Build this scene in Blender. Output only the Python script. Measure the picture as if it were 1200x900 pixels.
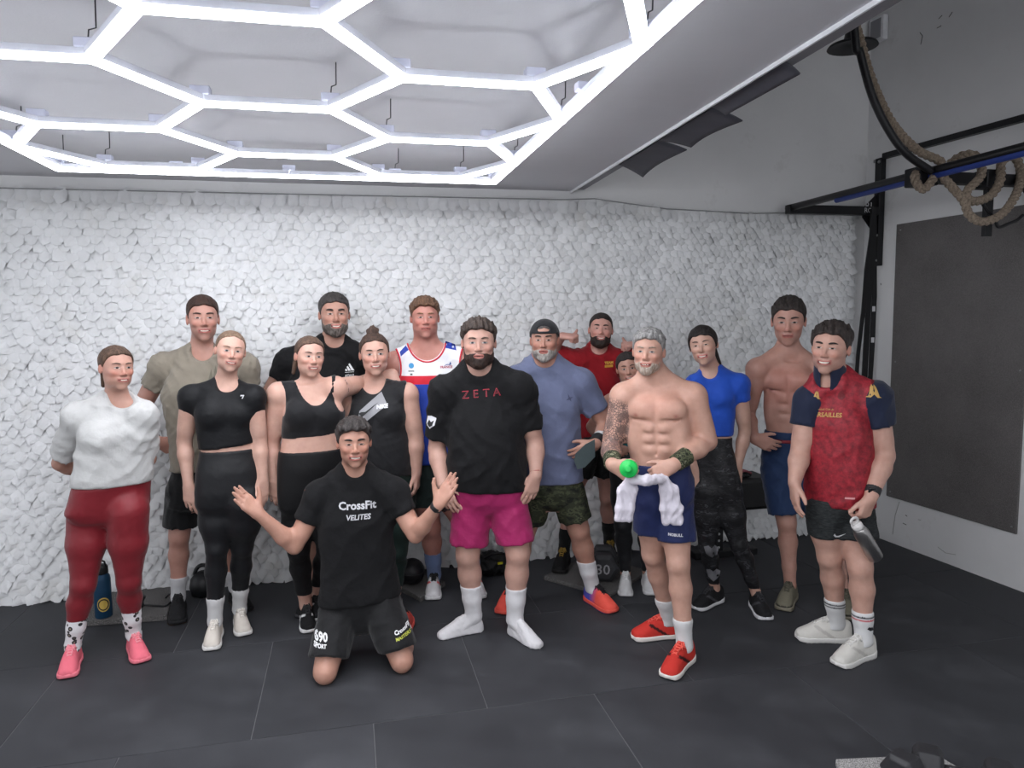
import bpy, bmesh, math, random
import numpy as np
from mathutils import Vector, Matrix
from mathutils.bvhtree import BVHTree

for o in list(bpy.data.objects):
    bpy.data.objects.remove(o)
SC = bpy.context.scene
COL = SC.collection
random.seed(4)
RNG = np.random.RandomState(7)

# ------------------------------------------------------------------ camera
CAM_F, CAM_H = 845.0, 1.78                       # focal length in pixels of the 1200 px frame, lens height
YAW, PITCH, ROLL = math.radians(12.8), math.radians(5.42), math.radians(.65)
_cy, _sy = math.cos(YAW), math.sin(YAW)
FH = np.array([_sy, _cy, 0.0]); RH = np.array([_cy, -_sy, 0.0]); UZ = np.array([0, 0, 1.0])
_f = FH * math.cos(PITCH) - UZ * math.sin(PITCH)
_u = UZ * math.cos(PITCH) + FH * math.sin(PITCH)
CR = RH * math.cos(ROLL) - _u * math.sin(ROLL)
CU = _u * math.cos(ROLL) + RH * math.sin(ROLL)
CF = _f
CC = np.array([0, 0, CAM_H])
cam = bpy.data.cameras.new('camera')
cam.sensor_width = 36.0
cam.lens = CAM_F / 1200.0 * 36.0
cam.clip_start = 0.05
camo = bpy.data.objects.new('camera', cam)
COL.objects.link(camo)
camo.matrix_world = Matrix(((CR[0], CU[0], -CF[0], CC[0]), (CR[1], CU[1], -CF[1], CC[1]),
                            (CR[2], CU[2], -CF[2], CC[2]), (0, 0, 0, 1)))
SC.camera = camo

# ------------------------------------------------------------------ light and exposure
world = bpy.data.worlds.new('world'); SC.world = world
world.use_nodes = True
WB = world.node_tree.nodes['Background']
WB.inputs[0].default_value = (0.93, 0.95, 1.0, 1)
WB.inputs[1].default_value = 1.15               # light from the rest of the hall behind the camera
TUBE_STRENGTH = 24.0
SC.view_settings.view_transform = 'Standard'
SC.view_settings.look = 'None'
SC.view_settings.gamma = 1.0
SC.view_settings.use_curve_mapping = False
SC.view_settings.exposure = 0.15

# ------------------------------------------------------------------ measuring helpers
def ray(px, py): return CF * CAM_F + CR * (px - 600.0) + CU * (450.0 - py)
def onz(px, py, z=0.0):
    d = ray(px, py); return CC + d * ((z - CAM_H) / d[2])
def ony(px, py, y):
    d = ray(px, py); return CC + d * (y / d[1])
def onx(px, py, x):
    d = ray(px, py); return CC + d * (x / d[0])
def at(px, py, D):
    d = ray(px, py); return CC + d * (D / (d @ FH))
def depth(p): return float((np.asarray(p) - CC) @ FH)
def nrm(v):
    v = np.asarray(v, float); return v / (np.linalg.norm(v) + 1e-12)

# ------------------------------------------------------------------ colours and materials
def lin(c):
    c = np.asarray(c, float) / 255.0
    return np.where(c <= .04045, c / 12.92, ((c + .055) / 1.055) ** 2.4)
def rgba(c):
    l = lin(c); return (float(l[0]), float(l[1]), float(l[2]), 1.0)

_M = {}
def new_mat(name):
    m = bpy.data.materials.new(name); m.use_nodes = True
    nt = m.node_tree
    return m, nt, nt.nodes['Principled BSDF']
def N(nt, t, **kw):
    n = nt.nodes.new(t)
    for k, v in kw.items(): setattr(n, k, v)
    return n
def mixc(nt, fac, a, b, blend='MIX'):
    n = N(nt, 'ShaderNodeMix', data_type='RGBA', blend_type=blend)
    for s, v in ((0, fac), (6, a), (7, b)):
        if hasattr(v, 'default_value') or hasattr(v, 'links'): nt.links.new(v, n.inputs[s])
        else: n.inputs[s].default_value = v
    return n.outputs[2]
def coords(nt): return N(nt, 'ShaderNodeTexCoord').outputs['Object']
def noise(nt, scale, detail=3, rough=.55, vec=None, stretch=None):
    n = N(nt, 'ShaderNodeTexNoise'); n.inputs['Scale'].default_value = scale
    n.inputs['Detail'].default_value = detail; n.inputs['Roughness'].default_value = rough
    v = vec if vec is not None else coords(nt)
    if stretch:
        mp = N(nt, 'ShaderNodeMapping'); mp.inputs['Scale'].default_value = stretch
        nt.links.new(v, mp.inputs[0]); v = mp.outputs[0]
    nt.links.new(v, n.inputs['Vector'])
    return n.outputs['Fac']
def ramp(nt, src, stops, interp='LINEAR'):
    r = N(nt, 'ShaderNodeValToRGB'); r.color_ramp.interpolation = interp
    e = r.color_ramp.elements
    while len(e) < len(stops): e.new(.5)
    for i, (p, c) in enumerate(stops):
        e[i].position = p; e[i].color = c
    nt.links.new(src, r.inputs[0]); return r.outputs[0]
def bump(nt, b, src, strength, dist):
    n = N(nt, 'ShaderNodeBump'); n.inputs['Strength'].default_value = strength
    n.inputs['Distance'].default_value = dist
    nt.links.new(src, n.inputs['Height']); nt.links.new(n.outputs[0], b.inputs['Normal'])

def cloth(name, col, rough=.85, var=.10, wr=.35, sheen=.15, weave=900, attr=False, spec=.25):
    """woven or knitted fabric: plain colour (or the mesh's own colours) with soft creases"""
    if name in _M: return _M[name]
    m, nt, b = new_mat(name)
    n1 = noise(nt, 9, 4)
    if attr:
        a = N(nt, 'ShaderNodeAttribute', attribute_name='Col'); base = a.outputs[0]
    else:
        r = N(nt, 'ShaderNodeRGB'); r.outputs[0].default_value = rgba(col); base = r.outputs[0]
    f = ramp(nt, n1, [(.3, (1 - var,) * 3 + (1,)), (.7, (1 + var * .6,) * 3 + (1,))])
    c = mixc(nt, 1.0, base, f, 'MULTIPLY')
    nt.links.new(c, b.inputs['Base Color'])
    b.inputs['Roughness'].default_value = rough
    b.inputs['Sheen Weight'].default_value = sheen
    b.inputs['Specular IOR Level'].default_value = spec
    n2 = noise(nt, 26, 3, .5); n3 = noise(nt, weave, 1)
    ad = N(nt, 'ShaderNodeMath', operation='MULTIPLY_ADD'); ad.inputs[1].default_value = .12
    nt.links.new(n3, ad.inputs[0]); nt.links.new(n2, ad.inputs[2])
    bump(nt, b, ad.outputs[0], wr, .012)
    _M[name] = m; return m

def camo(name, cols, scale=16, rough=.8, stretch=(1, 1, 1.7)):
    if name in _M: return _M[name]
    m, nt, b = new_mat(name)
    n1 = noise(nt, scale, 2.5, .6, stretch=stretch)
    st = [(p, rgba(c)) for p, c in cols]
    nt.links.new(ramp(nt, n1, st, 'CONSTANT'), b.inputs['Base Color'])
    b.inputs['Roughness'].default_value = rough
    b.inputs['Specular IOR Level'].default_value = .3
    bump(nt, b, noise(nt, 30, 3), .3, .01)
    _M[name] = m; return m

def plain(name, col, rough=.5, metal=0, var=.06, scale=20, bmp=.0, coat=0, spec=.5):
    if name in _M: return _M[name]
    m, nt, b = new_mat(name)
    n1 = noise(nt, scale, 3)
    c0 = rgba(col)
    lo = tuple(x * (1 - var) for x in c0[:3]) + (1,); hi = tuple(min(1, x * (1 + var)) for x in c0[:3]) + (1,)
    nt.links.new(ramp(nt, n1, [(.3, lo), (.7, hi)]), b.inputs['Base Color'])
    b.inputs['Roughness'].default_value = rough; b.inputs['Metallic'].default_value = metal
    b.inputs['Coat Weight'].default_value = coat
    b.inputs['Specular IOR Level'].default_value = spec
    if bmp: bump(nt, b, noise(nt, scale * 4, 3), bmp, .004)
    _M[name] = m; return m

def skin_mat():
    if 'skin' in _M: return _M['skin']
    m, nt, b = new_mat('skin')
    a = N(nt, 'ShaderNodeAttribute', attribute_name='Col')
    n1 = noise(nt, 22, 4, .6)
    c = mixc(nt, 1.0, a.outputs[0], ramp(nt, n1, [(.25, (.90, .84, .82, 1)), (.75, (1.06, 1.03, 1.02, 1))]), 'MULTIPLY')
    t = N(nt, 'ShaderNodeAttribute', attribute_name='Ink')
    v = N(nt, 'ShaderNodeTexVoronoi', feature='DISTANCE_TO_EDGE'); v.inputs['Scale'].default_value = 75
    nt.links.new(coords(nt), v.inputs['Vector'])
    ln = ramp(nt, v.outputs['Distance'], [(.04, (1, 1, 1, 1)), (.14, (0, 0, 0, 1))])
    n2 = noise(nt, 24, 3)
    pt = ramp(nt, n2, [(.42, (0, 0, 0, 1)), (.56, (.75, .75, .75, 1))])
    mx = N(nt, 'ShaderNodeMath', operation='MAXIMUM'); nt.links.new(ln, mx.inputs[0]); nt.links.new(pt, mx.inputs[1])
    mu = N(nt, 'ShaderNodeMath', operation='MULTIPLY'); nt.links.new(mx.outputs[0], mu.inputs[0]); nt.links.new(t.outputs['Fac'], mu.inputs[1])
    c = mixc(nt, mu.outputs[0], c, rgba((58, 56, 62)))
    nt.links.new(c, b.inputs['Base Color'])
    b.inputs['Roughness'].default_value = .48
    b.inputs['Specular IOR Level'].default_value = .4
    b.inputs['Subsurface Weight'].default_value = .12
    b.inputs['Subsurface Radius'].default_value = (.012, .005, .003)
    bump(nt, b, noise(nt, 260, 2), .06, .003)
    _M['skin'] = m; return m

def hair_mat(name, col, col2=None, rough=.55):
    if name in _M: return _M[name]
    m, nt, b = new_mat(name)
    col2 = col2 or tuple(min(255, x * 1.5 + 8) for x in col)
    n1 = noise(nt, 60, 4, .65, stretch=(1.6, 1.6, .35))
    nt.links.new(ramp(nt, n1, [(.35, rgba(col)), (.68, rgba(col2))]), b.inputs['Base Color'])
    b.inputs['Roughness'].default_value = rough
    b.inputs['Specular IOR Level'].default_value = .35
    bump(nt, b, noise(nt, 190, 3, .6, stretch=(1.6, 1.6, .3)), .8, .006)
    _M[name] = m; return m

# ------------------------------------------------------------------ object helpers
def setmat(me, m):
    me.materials.clear(); me.materials.append(m)
def link(name, me, parent=None, mat=None, loc=None, kind=None):
    o = bpy.data.objects.new(name, me)
    COL.objects.link(o)
    if mat is not None: setmat(me, mat)
    if parent is not None: o.parent = parent
    if loc is not None: o.location = loc
    if kind: o['kind'] = kind
    return o
def tag(o, label, cat, group=None):
    o['label'] = label; o['category'] = cat
    if group: o['group'] = group
    return o
def empty(name, loc, label=None, cat=None, group=None, rz=0):
    o = bpy.data.objects.new(name, None); o.empty_display_size = .1
    COL.objects.link(o); o.location = [float(x) for x in loc]; o.rotation_euler = (0, 0, rz)
    if label: tag(o, label, cat, group)
    return o
def mesh_np(name, V, F, smooth=True):
    """V (n,3), F (m,4) or (m,3) arrays -> mesh"""
    me = bpy.data.meshes.new(name)
    V = np.ascontiguousarray(V, np.float32); F = np.ascontiguousarray(F, np.int32)
    n, k = F.shape
    me.vertices.add(len(V)); me.vertices.foreach_set('co', V.ravel())
    me.loops.add(n * k); me.loops.foreach_set('vertex_index', F.ravel())
    me.polygons.add(n)
    me.polygons.foreach_set('loop_start', np.arange(0, n * k, k, dtype=np.int32))
    me.polygons.foreach_set('loop_total', np.full(n, k, np.int32))
    me.update(calc_edges=True)
    if smooth: me.polygons.foreach_set('use_smooth', np.ones(n, bool))
    return me
def setcol(me, C, name='Col'):
    a = me.attributes.new(name, 'FLOAT_COLOR', 'POINT')
    C = np.concatenate([C, np.ones((len(C), 1))], 1).astype(np.float32)
    a.data.foreach_set('color', C.ravel())
def setfloat(me, v, name):
    a = me.attributes.new(name, 'FLOAT', 'POINT'); a.data.foreach_set('value', v.astype(np.float32))

class MB:
    """collects simple solids for one part and links them as one mesh"""
    def __init__(s): s.bm = bmesh.new()
    def box(s, lo, hi, bev=0.0, M=None):
        r = bmesh.ops.create_cube(s.bm, size=1)
        vs = r['verts']; lo = np.array(lo, float); hi = np.array(hi, float)
        for v in vs: v.co = Vector(((v.co.x + .5) * (hi[0] - lo[0]) + lo[0], (v.co.y + .5) * (hi[1] - lo[1]) + lo[1], (v.co.z + .5) * (hi[2] - lo[2]) + lo[2]))
        if M is not None: bmesh.ops.transform(s.bm, matrix=M, verts=vs)
        if bev:
            es = list({e for v in vs for e in v.link_edges})
            bmesh.ops.bevel(s.bm, geom=es, offset=bev, segments=2, affect='EDGES', profile=.5)
        return s
    def tube(s, pts, r, n=10, cap=True):
        pts = [np.array(p, float) for p in pts]
        rs = r if hasattr(r, '__len__') else [r] * len(pts)
        rings = []; prev = None
        for i, p in enumerate(pts):
            t = nrm(pts[min(i + 1, len(pts) - 1)] - pts[max(i - 1, 0)])
            if prev is None:
                a = np.array([0, 0, 1.0]) if abs(t[2]) < .9 else np.array([1.0, 0, 0])
                u = nrm(np.cross(a, t))
            else: u = nrm(prev - t * (prev @ t))
            prev = u; w = np.cross(t, u)
            rings.append([s.bm.verts.new(p + rs[i] * (math.cos(2 * math.pi * k / n) * u + math.sin(2 * math.pi * k / n) * w)) for k in range(n)])
        for a, b in zip(rings, rings[1:]):
            for k in range(n):
                f = s.bm.faces.new((a[k], a[(k + 1) % n], b[(k + 1) % n], b[k])); f.smooth = True
        if cap:
            s.bm.faces.new(rings[0][::-1]); s.bm.faces.new(rings[-1])
        return s
    def lathe(s, prof, n=24, M=None):
        """profile of (radius, z)"""
        rings = []; new = []
        for r, z in prof:
            ring = [s.bm.verts.new((max(r, 1e-4) * math.cos(2 * math.pi * k / n), max(r, 1e-4) * math.sin(2 * math.pi * k / n), z)) for k in range(n)]
            rings.append(ring); new += ring
        for a, b in zip(rings, rings[1:]):
            for k in range(n):
                f = s.bm.faces.new((a[k], a[(k + 1) % n], b[(k + 1) % n], b[k])); f.smooth = True
        s.bm.faces.new(rings[0][::-1]); s.bm.faces.new(rings[-1])
        if M is not None: bmesh.ops.transform(s.bm, matrix=M, verts=new)
        return s
    def poly(s, pts):
        s.bm.faces.new([s.bm.verts.new(p) for p in pts]); return s
    def prism(s, poly, d):
        """extrude a 3-D polygon along vector d"""
        a = [s.bm.verts.new(p) for p in poly]; b = [s.bm.verts.new(np.array(p, float) + np.array(d, float)) for p in poly]
        n = len(a)
        s.bm.faces.new(a[::-1]); s.bm.faces.new(b)
        for k in range(n): s.bm.faces.new((a[k], a[(k + 1) % n], b[(k + 1) % n], b[k]))
        return s
    def mesh(s, name):
        bmesh.ops.recalc_face_normals(s.bm, faces=s.bm.faces[:])
        me = bpy.data.meshes.new(name); s.bm.to_mesh(me); s.bm.free(); return me
    def build(s, name, mat, parent=None, loc=None, kind=None):
        return link(name, s.mesh(name), parent, mat, loc, kind)
# ================================================================== THE ROOM
WALL_Y, LEFT_X, BACK_Y = 5.03, -4.6, -3.0
CEIL_Z, TOP_Z = 2.66, 4.7
WALL_X = 4.60                                    # floor slab and tiles run under the slanted right wall
def XW(y): return 4.02 + (WALL_Y - y) * .07      # the right wall is not square to the back wall
def XE(y): return 1.588 - (WALL_Y - y) * .031    # edge of the low ceiling
WRZ = math.atan(.07)

def paint_mat(name, col, dirt=None, rough=.75):
    m, nt, b = new_mat(name)
    n1 = noise(nt, 1.6, 5, .6)
    c0 = np.array(rgba(col)[:3])
    base = ramp(nt, n1, [(.3, tuple(c0 * .95) + (1,)), (.7, tuple(np.minimum(1, c0 * 1.03)) + (1,))])
    if dirt:
        n2 = noise(nt, 3.2, 6, .7)
        base = mixc(nt, ramp(nt, n2, [(.60, (0, 0, 0, 1)), (.80, (.55, .55, .55, 1))]), base, rgba(dirt))
    nt.links.new(base, b.inputs['Base Color'])
    b.inputs['Roughness'].default_value = rough
    bump(nt, b, noise(nt, 120, 4, .6), .18, .004)
    return m
M_WALL = paint_mat('wall paint', (230, 230, 230), (186, 184, 180))
M_CEIL = paint_mat('ceiling paint', (206, 206, 210))
M_TRIM = plain('edge trim', (236, 237, 240), .5)
M_HEADER = paint_mat('header paint', (150, 150, 154))

def rubber_mat():
    m, nt, b = new_mat('rubber floor')
    oi = N(nt, 'ShaderNodeObjectInfo')
    n1 = noise(nt, 420, 2, .6); n2 = noise(nt, 2.3, 5, .65)
    base = ramp(nt, n2, [(.3, rgba((45, 46, 50))), (.52, rgba((57, 58, 62))), (.75, rgba((72, 73, 77)))])
    sp = ramp(nt, n1, [(.60, (0, 0, 0, 1)), (.76, (.5, .5, .5, 1))])
    base = mixc(nt, sp, base, rgba((92, 93, 98)))
    v = ramp(nt, oi.outputs['Random'], [(0, (.90, .90, .90, 1)), (1, (1.08, 1.08, 1.08, 1))])
    base = mixc(nt, 1.0, base, v, 'MULTIPLY')
    nt.links.new(base, b.inputs['Base Color'])
    r = ramp(nt, n2, [(.3, (.55, .55, .55, 1)), (.7, (.8, .8, .8, 1))]); nt.links.new(r, b.inputs['Roughness'])
    b.inputs['Specular IOR Level'].default_value = .35
    bump(nt, b, n1, .35, .004)
    return m
M_RUBBER = rubber_mat()
M_JOINT = plain('dusty joint', (104, 104, 106), .9)

fl = MB().box((LEFT_X, BACK_Y, -.06), (WALL_X, WALL_Y, -.0035)).build('floor', M_JOINT, kind='structure')
TX, TY, G = 1.0235, .953, .0042
rows = []
y1 = 4.993
k = 0
while y1 > BACK_Y + .2:
    rows.append((y1 - TY, y1, k)); y1 -= TY; k += 1
tile_cache = {}
for y0, y1, k in rows:
    off = -1.478 if k % 2 == 1 else -1.478 + TX / 2
    x = off - 4 * TX
    while x < WALL_X:
        a, b_ = max(x, LEFT_X), min(x + TX, WALL_X)
        if b_ - a > .05:
            key = round(b_ - a, 3)
            if key not in tile_cache:
                tile_cache[key] = MB().box((G / 2, G / 2, -.02), (key - G / 2, TY - G / 2, 0), .0025).mesh('rubber_tile')
                setmat(tile_cache[key], M_RUBBER)
            o = bpy.data.objects.new('rubber_tile', tile_cache[key]); COL.objects.link(o)
            o.parent = fl; o.location = (a, y0, random.uniform(-.0008, .0004))
        x += TX

def wall(name, lo, hi, m): return MB().box(lo, hi).build(name, m, kind='structure')
wall('wall_back', (LEFT_X - .2, WALL_Y, -.06), (WALL_X + .2, WALL_Y + .2, TOP_Z), M_WALL)
wr = MB().prism([(XW(WALL_Y), WALL_Y, -.06), (XW(BACK_Y), BACK_Y, -.06), (XW(BACK_Y) + .4, BACK_Y, -.06), (XW(BACK_Y) + .4, WALL_Y, -.06)], (0, 0, TOP_Z + .06)).build('wall_right', M_WALL, kind='structure')
MB().prism([(LEFT_X - .2, BACK_Y, CEIL_Z), (XE(BACK_Y), BACK_Y, CEIL_Z), (XE(WALL_Y), WALL_Y, CEIL_Z), (LEFT_X - .2, WALL_Y, CEIL_Z)], (0, 0, .18)).build('ceiling', M_CEIL, kind='structure')
MB().prism([(XE(BACK_Y), BACK_Y, CEIL_Z + .012), (XE(BACK_Y) + .10, BACK_Y, CEIL_Z + .012), (XE(WALL_Y) + .10, WALL_Y, CEIL_Z + .012), (XE(WALL_Y), WALL_Y, CEIL_Z + .012)], (0, 0, TOP_Z - CEIL_Z)).build('wall_header', M_HEADER, kind='structure')
wall('ceiling_upper', (XE(BACK_Y), BACK_Y, TOP_Z), (WALL_X + .2, WALL_Y + .2, TOP_Z + .1), M_WALL)
MB().prism([(XE(BACK_Y) - .004, BACK_Y, CEIL_Z - .016), (XE(BACK_Y) + .004, BACK_Y, CEIL_Z - .016), (XE(WALL_Y) + .004, WALL_Y - .002, CEIL_Z - .016), (XE(WALL_Y) - .004, WALL_Y - .002, CEIL_Z - .016)], (0, 0, .026)).build('trim_1', M_TRIM, kind='structure')
def on_right(px, py, off=.001):
    d = ray(px, py); a = 4.02 + WALL_Y * .07 - off
    return CC + d * (a / (d[0] + .07 * d[1]))
# scuffs and old fixing marks on the right wall, holes with a shape of their own
sm = plain('scuff', (172, 170, 168), .9); hm = plain('dark mark', (60, 58, 58), .9)
for pts, m in (([(1054, 588), (1049, 604), (1046, 626)], sm), ([(1061, 603.5), (1063, 605)], hm), ([(1058, 613), (1062, 615)], hm), ([(1076, 609), (1079, 609.5)], sm),
               ([(1099, 641), (1108, 648), (1120, 650)], sm), ([(1032, 332), (1032.6, 334)], hm), ([(1078, 38), (1081, 42), (1079, 52)], hm), ([(1100, 22), (1104, 18)], hm), ([(1098, 33), (1103, 30)], hm), ([(1112, 20), (1116, 14)], hm)):
    P = [on_right(x, y) for x, y in pts]
    MB().tube(P, .0022, 6).build('wall_mark', m, wr)

# ------------------------------------------------------------------ dark wall panel
M_PANEL, nt, b = new_mat('rubber wall panel')
n1 = noise(nt, 300, 3, .7); n2 = noise(nt, 3, 5)
c = mixc(nt, ramp(nt, n1, [(.45, (0, 0, 0, 1)), (.72, (1, 1, 1, 1))]), ramp(nt, n2, [(.3, rgba((74, 71, 70))), (.7, rgba((94, 91, 90)))]), rgba((138, 134, 132)))
nt.links.new(c, b.inputs['Base Color']); b.inputs['Roughness'].default_value = .6
bump(nt, b, n1, .4, .004)
pn = empty('wall_panel', (XW(4.18), 4.18, .36), 'tall black speckled rubber panel screwed to the white right wall', 'wall panel', None, WRZ)
MB().box((-.016, 3.65 - 4.18, 0), (-.001, 4.70 - 4.18, 2.065), .003).build('sheet', M_PANEL, pn)
ms = plain('screw steel', (150, 150, 150), .35, .9)
for y in (3.68 + .04, 4.66 + .04):
    for z in (.04, 1.04, 2.02):
        MB().lathe([(.007, 0), (.007, .002), (.003, .003)], 10, Matrix.Translation((-.016, y - 4.22, z)) @ Matrix.Rotation(-math.pi / 2, 4, 'Y')).build('screw', ms, pn)

# ------------------------------------------------------------------ white camouflage netting on the back wall
M_NET, nt, b = new_mat('white net fabric')
n1 = noise(nt, .9, 4, .6); n2 = noise(nt, 5, 4)
base = ramp(nt, n1, [(.3, rgba((220, 221, 221))), (.6, rgba((236, 237, 238)))])
base = mixc(nt, ramp(nt, n2, [(.55, (0, 0, 0, 1)), (.85, (.5, .5, .5, 1))]), base, rgba((212, 208, 198)))
nt.links.new(base, b.inputs['Base Color']); b.inputs['Roughness'].default_value = .6
bump(nt, b, noise(nt, 60, 3), .3, .006)
NX0, NX1 = LEFT_X + .02, 3.90
def net_top(x): return float(np.interp(x, [-4.7, 1.45, 1.75, 2.3, 3.0, 4.0], [2.565, 2.59, 2.60, 2.545, 2.525, 2.56]))
net = empty('camouflage_net', (0, 4.99, 0), 'white ruffled camouflage netting covering the back wall', 'netting')
nx, nz = 170, 52
xs = np.linspace(NX0, NX1, nx); V = []; Fq = []
for j in range(nz):
    for i in range(nx):
        tz = net_top(xs[i]); z = .012 + (tz - .012) * j / (nz - 1)
        ed = .010 * math.sin(i * 1.7) * (1 if j in (0, nz - 1) else 0)
        V.append((xs[i], .012 + .007 * math.sin(i * 1.3 + j * .7) + .006 * math.sin(j * 1.9 - i * .6), z + abs(ed)))
for j in range(nz - 1):
    for i in range(nx - 1):
        a = j * nx + i; Fq.append((a, a + 1, a + nx + 1, a + nx))
o = link('backing', mesh_np('backing', np.array(V), np.array(Fq)), net, M_NET)

def flap(var):
    """a die-cut leaf of net cloth lying like a shingle: tucked in at the top, creased down the middle, its pointed lower lip lifted; y is out of the wall (negative)"""
    r = random.Random(var)
    sk, w = r.uniform(-.8, .8), r.uniform(.046, .056)
    l0, l1, l2 = r.uniform(.024, .042), r.uniform(.001, .014), r.uniform(.001, .014)
    V = [(-w * .7, .004, .046), (0, .003, .050), (w * .7, .004, .046),
         (-w, -l1 * .3, .012), (sk * .010, -l0 * .75, .004), (w, -l2 * .3, .012),
         (-w * .62, -l1, -.012), (sk * .018, -l0, -.036), (w * .62, -l2, -.012)]
    F = [(0, 3, 4, 1), (1, 4, 5, 2), (3, 6, 7, 4), (4, 7, 8, 5)]
    return np.array(V), np.array(F)
FL = [flap(i) for i in range(14)]
FM = []
for i, (v, f) in enumerate(FL):
    me = mesh_np('flap', v, f, False); setmat(me, M_NET); FM.append(me)
spots = []
for xa, xb, PX, PZ, fs in ((NX0 + .03, 1.76, .071, .051, 1.06), (1.77, NX1 - .015, .057, .043, .88)):
    j = 0; z = .03
    while z < 2.62:
        x = xa + (j % 2) * PX / 2
        while x < xb:
            if z < net_top(x) - .028:
                spots.append((x + random.uniform(-.008, .008), z + random.uniform(-.006, .006), random.choice((40, 32, -34, -10)) * (1 if math.sin(x * 2.1 + z * 1.3) > -.3 else -1) + random.gauss(0, 12), fs * random.uniform(.92, 1.2), random.randrange(14)))
            x += PX
        z += PZ; j += 1
# the 300 flaps nearest the picture's clear upper middle are single parts, the rest one part
def vis(s): return (s[0] - .6) ** 2 * .25 + (s[1] - 2.2) ** 2 * 3
spots.sort(key=vis)
BV, BF, nb = [], [], 0
for q, (x, z, a, sc, v) in enumerate(spots):
    if q < 300:
        o = bpy.data.objects.new('flap', FM[v]); COL.objects.link(o); o.parent = net
        o.location = (x, 0, z); o.rotation_euler = (0, math.radians(a), 0); o.scale = (sc, sc, sc)
    else:
        c, s = math.cos(math.radians(a)) * sc, math.sin(math.radians(a)) * sc
        w = FL[v][0]
        BV.append(np.stack([w[:, 0] * c + w[:, 2] * s + x, w[:, 1] * sc, -w[:, 0] * s + w[:, 2] * c + z], 1)); BF.append(FL[v][1] + nb); nb += len(w)
link('flaps', mesh_np('flaps', np.concatenate(BV), np.concatenate(BF), False), net, M_NET, kind='stuff')
MB().tube([(NX0, -.004, net_top(NX0)), (-1, -.004, net_top(-1)), (1.5, -.004, net_top(1.5)), (1.75, -.004, net_top(1.75) + .004), (2.3, -.004, net_top(2.3)), (3.0, -.004, net_top(3)), (NX1, -.004, net_top(NX1))], .004, 6).build('hanging_cord', plain('cord grey', (150, 150, 150), .8), net)

# ------------------------------------------------------------------ hexagon LED ceiling light
M_TUBE, nt, b = new_mat('lit tube')
nt.nodes.remove(b)
em = N(nt, 'ShaderNodeEmission'); em.inputs[0].default_value = (.93, .95, 1.0, 1); em.inputs[1].default_value = TUBE_STRENGTH
nt.links.new(em.outputs[0], nt.nodes['Material Output'].inputs[0])
M_HOUSE = plain('tube housing', (196, 198, 208), .35)
M_CLIP = plain('clear clip', (205, 208, 225), .25)
M_WIRE = plain('wire', (50, 50, 55), .5)
LZ = 2.5
lamp = empty('hexagon_ceiling_light', (-.25, 1.75, LZ), 'large glowing white hexagon grid of light tubes under the low ceiling', 'ceiling light')
def lp(x, y): return (x + .25, y - 1.75)
SX, HX, PY = .42, .215, .765
FX0, FX1, FY1, FY0 = -1.315, .80, 3.90, -.70
cols = [(-1.085, .375), (-.45, .0), (.185, .375)]                # left x of the horizontal tubes, row offset
segs = []
def Y0(off, k): return 2.655 - off + .02 + k * PY
verts = set()
for ci, (x0, off) in enumerate(cols):
    for k in range(-5, 3):
        y = 2.655 + (PY / 2 if off else 0) + (k - (0 if off == 0 else 1)) * PY
        if FY0 < y < FY1 - .05:
            segs.append(((x0, y), (x0 + SX, y)))
        # diagonals to the right and left, half a row up and down
        for sx, xa in ((1, x0 + SX), (-1, x0)):
            for sy in (1, -1):
                xb = xa + sx * HX; yb = y + sy * PY / 2
                if xb > FX1: xb = FX1
                if xb < FX0: xb = FX0
                if FY0 < y < FY1 - .05 and FY0 < yb < FY1 - .02 and (sx == 1 or ci == 0):
                    segs.append(((xa, y), (xb, yb)))
                elif FY0 < y < FY1 - .05 and yb >= FY1 - .02 and (sx == 1 or ci == 0):
                    t = (FY1 - y) / (yb - y)
                    if t > .35: segs.append(((xa, y), (xa + (xb - xa) * t, FY1)))
# rectangular outline, split in tubes
def run(a, b, n):
    for i in range(n):
        p = (a[0] + (b[0] - a[0]) * i / n, a[1] + (b[1] - a[1]) * i / n); q = (a[0] + (b[0] - a[0]) * (i + 1) / n, a[1] + (b[1] - a[1]) * (i + 1) / n)
        segs.append((p, q))
run((FX0, FY1), (FX1, FY1), 4); run((FX0, FY0), (FX1, FY0), 4); run((FX0, FY0), (FX0, FY1), 9); run((FX1, FY0), (FX1, FY1), 9)
tcache = {}
joints = set()
for a, b_ in segs:
    L = math.hypot(b_[0] - a[0], b_[1] - a[1]); key = round(L, 2)
    if L < .06: continue
    if key not in tcache:
        n = 12
        prof = [(.0215 * math.cos(q) / .90, .023 * (math.sin(q) + .435)) for q in np.linspace(math.pi + .45, 2 * math.pi - .45, 9)]
        t = MB().prism([(-key / 2 + .004, y_, z_) for y_, z_ in prof], (key - .008, 0, 0)); tm = t.mesh('light_tube'); setmat(tm, M_TUBE)
        hm_ = MB().box((-key / 2 + .004, -.0202, .0006), (key / 2 - .004, .0205, .024), .003).mesh('housing'); setmat(hm_, M_HOUSE)
        tcache[key] = (tm, hm_)
    mx, my = lp((a[0] + b_[0]) / 2, (a[1] + b_[1]) / 2)
    o = bpy.data.objects.new('light_tube', tcache[key][0]); COL.objects.link(o); o.parent = lamp
    o.location = (mx, my, 0); o.rotation_euler = (0, 0, math.atan2(b_[1] - a[1], b_[0] - a[0]))
    h = bpy.data.objects.new('housing', tcache[key][1]); COL.objects.link(h); h.parent = o
    joints.add((round(a[0], 2), round(a[1], 2))); joints.add((round(b_[0], 2), round(b_[1], 2)))
clip = MB().box((-.032, -.021, .006), (.032, .021, .034), .004).mesh('clip'); setmat(clip, M_CLIP)
jm = MB().lathe([(.012, -.011), (.018, -.007), (.021, -.0005)], 12).mesh('joint'); setmat(jm, M_TUBE)
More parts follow.
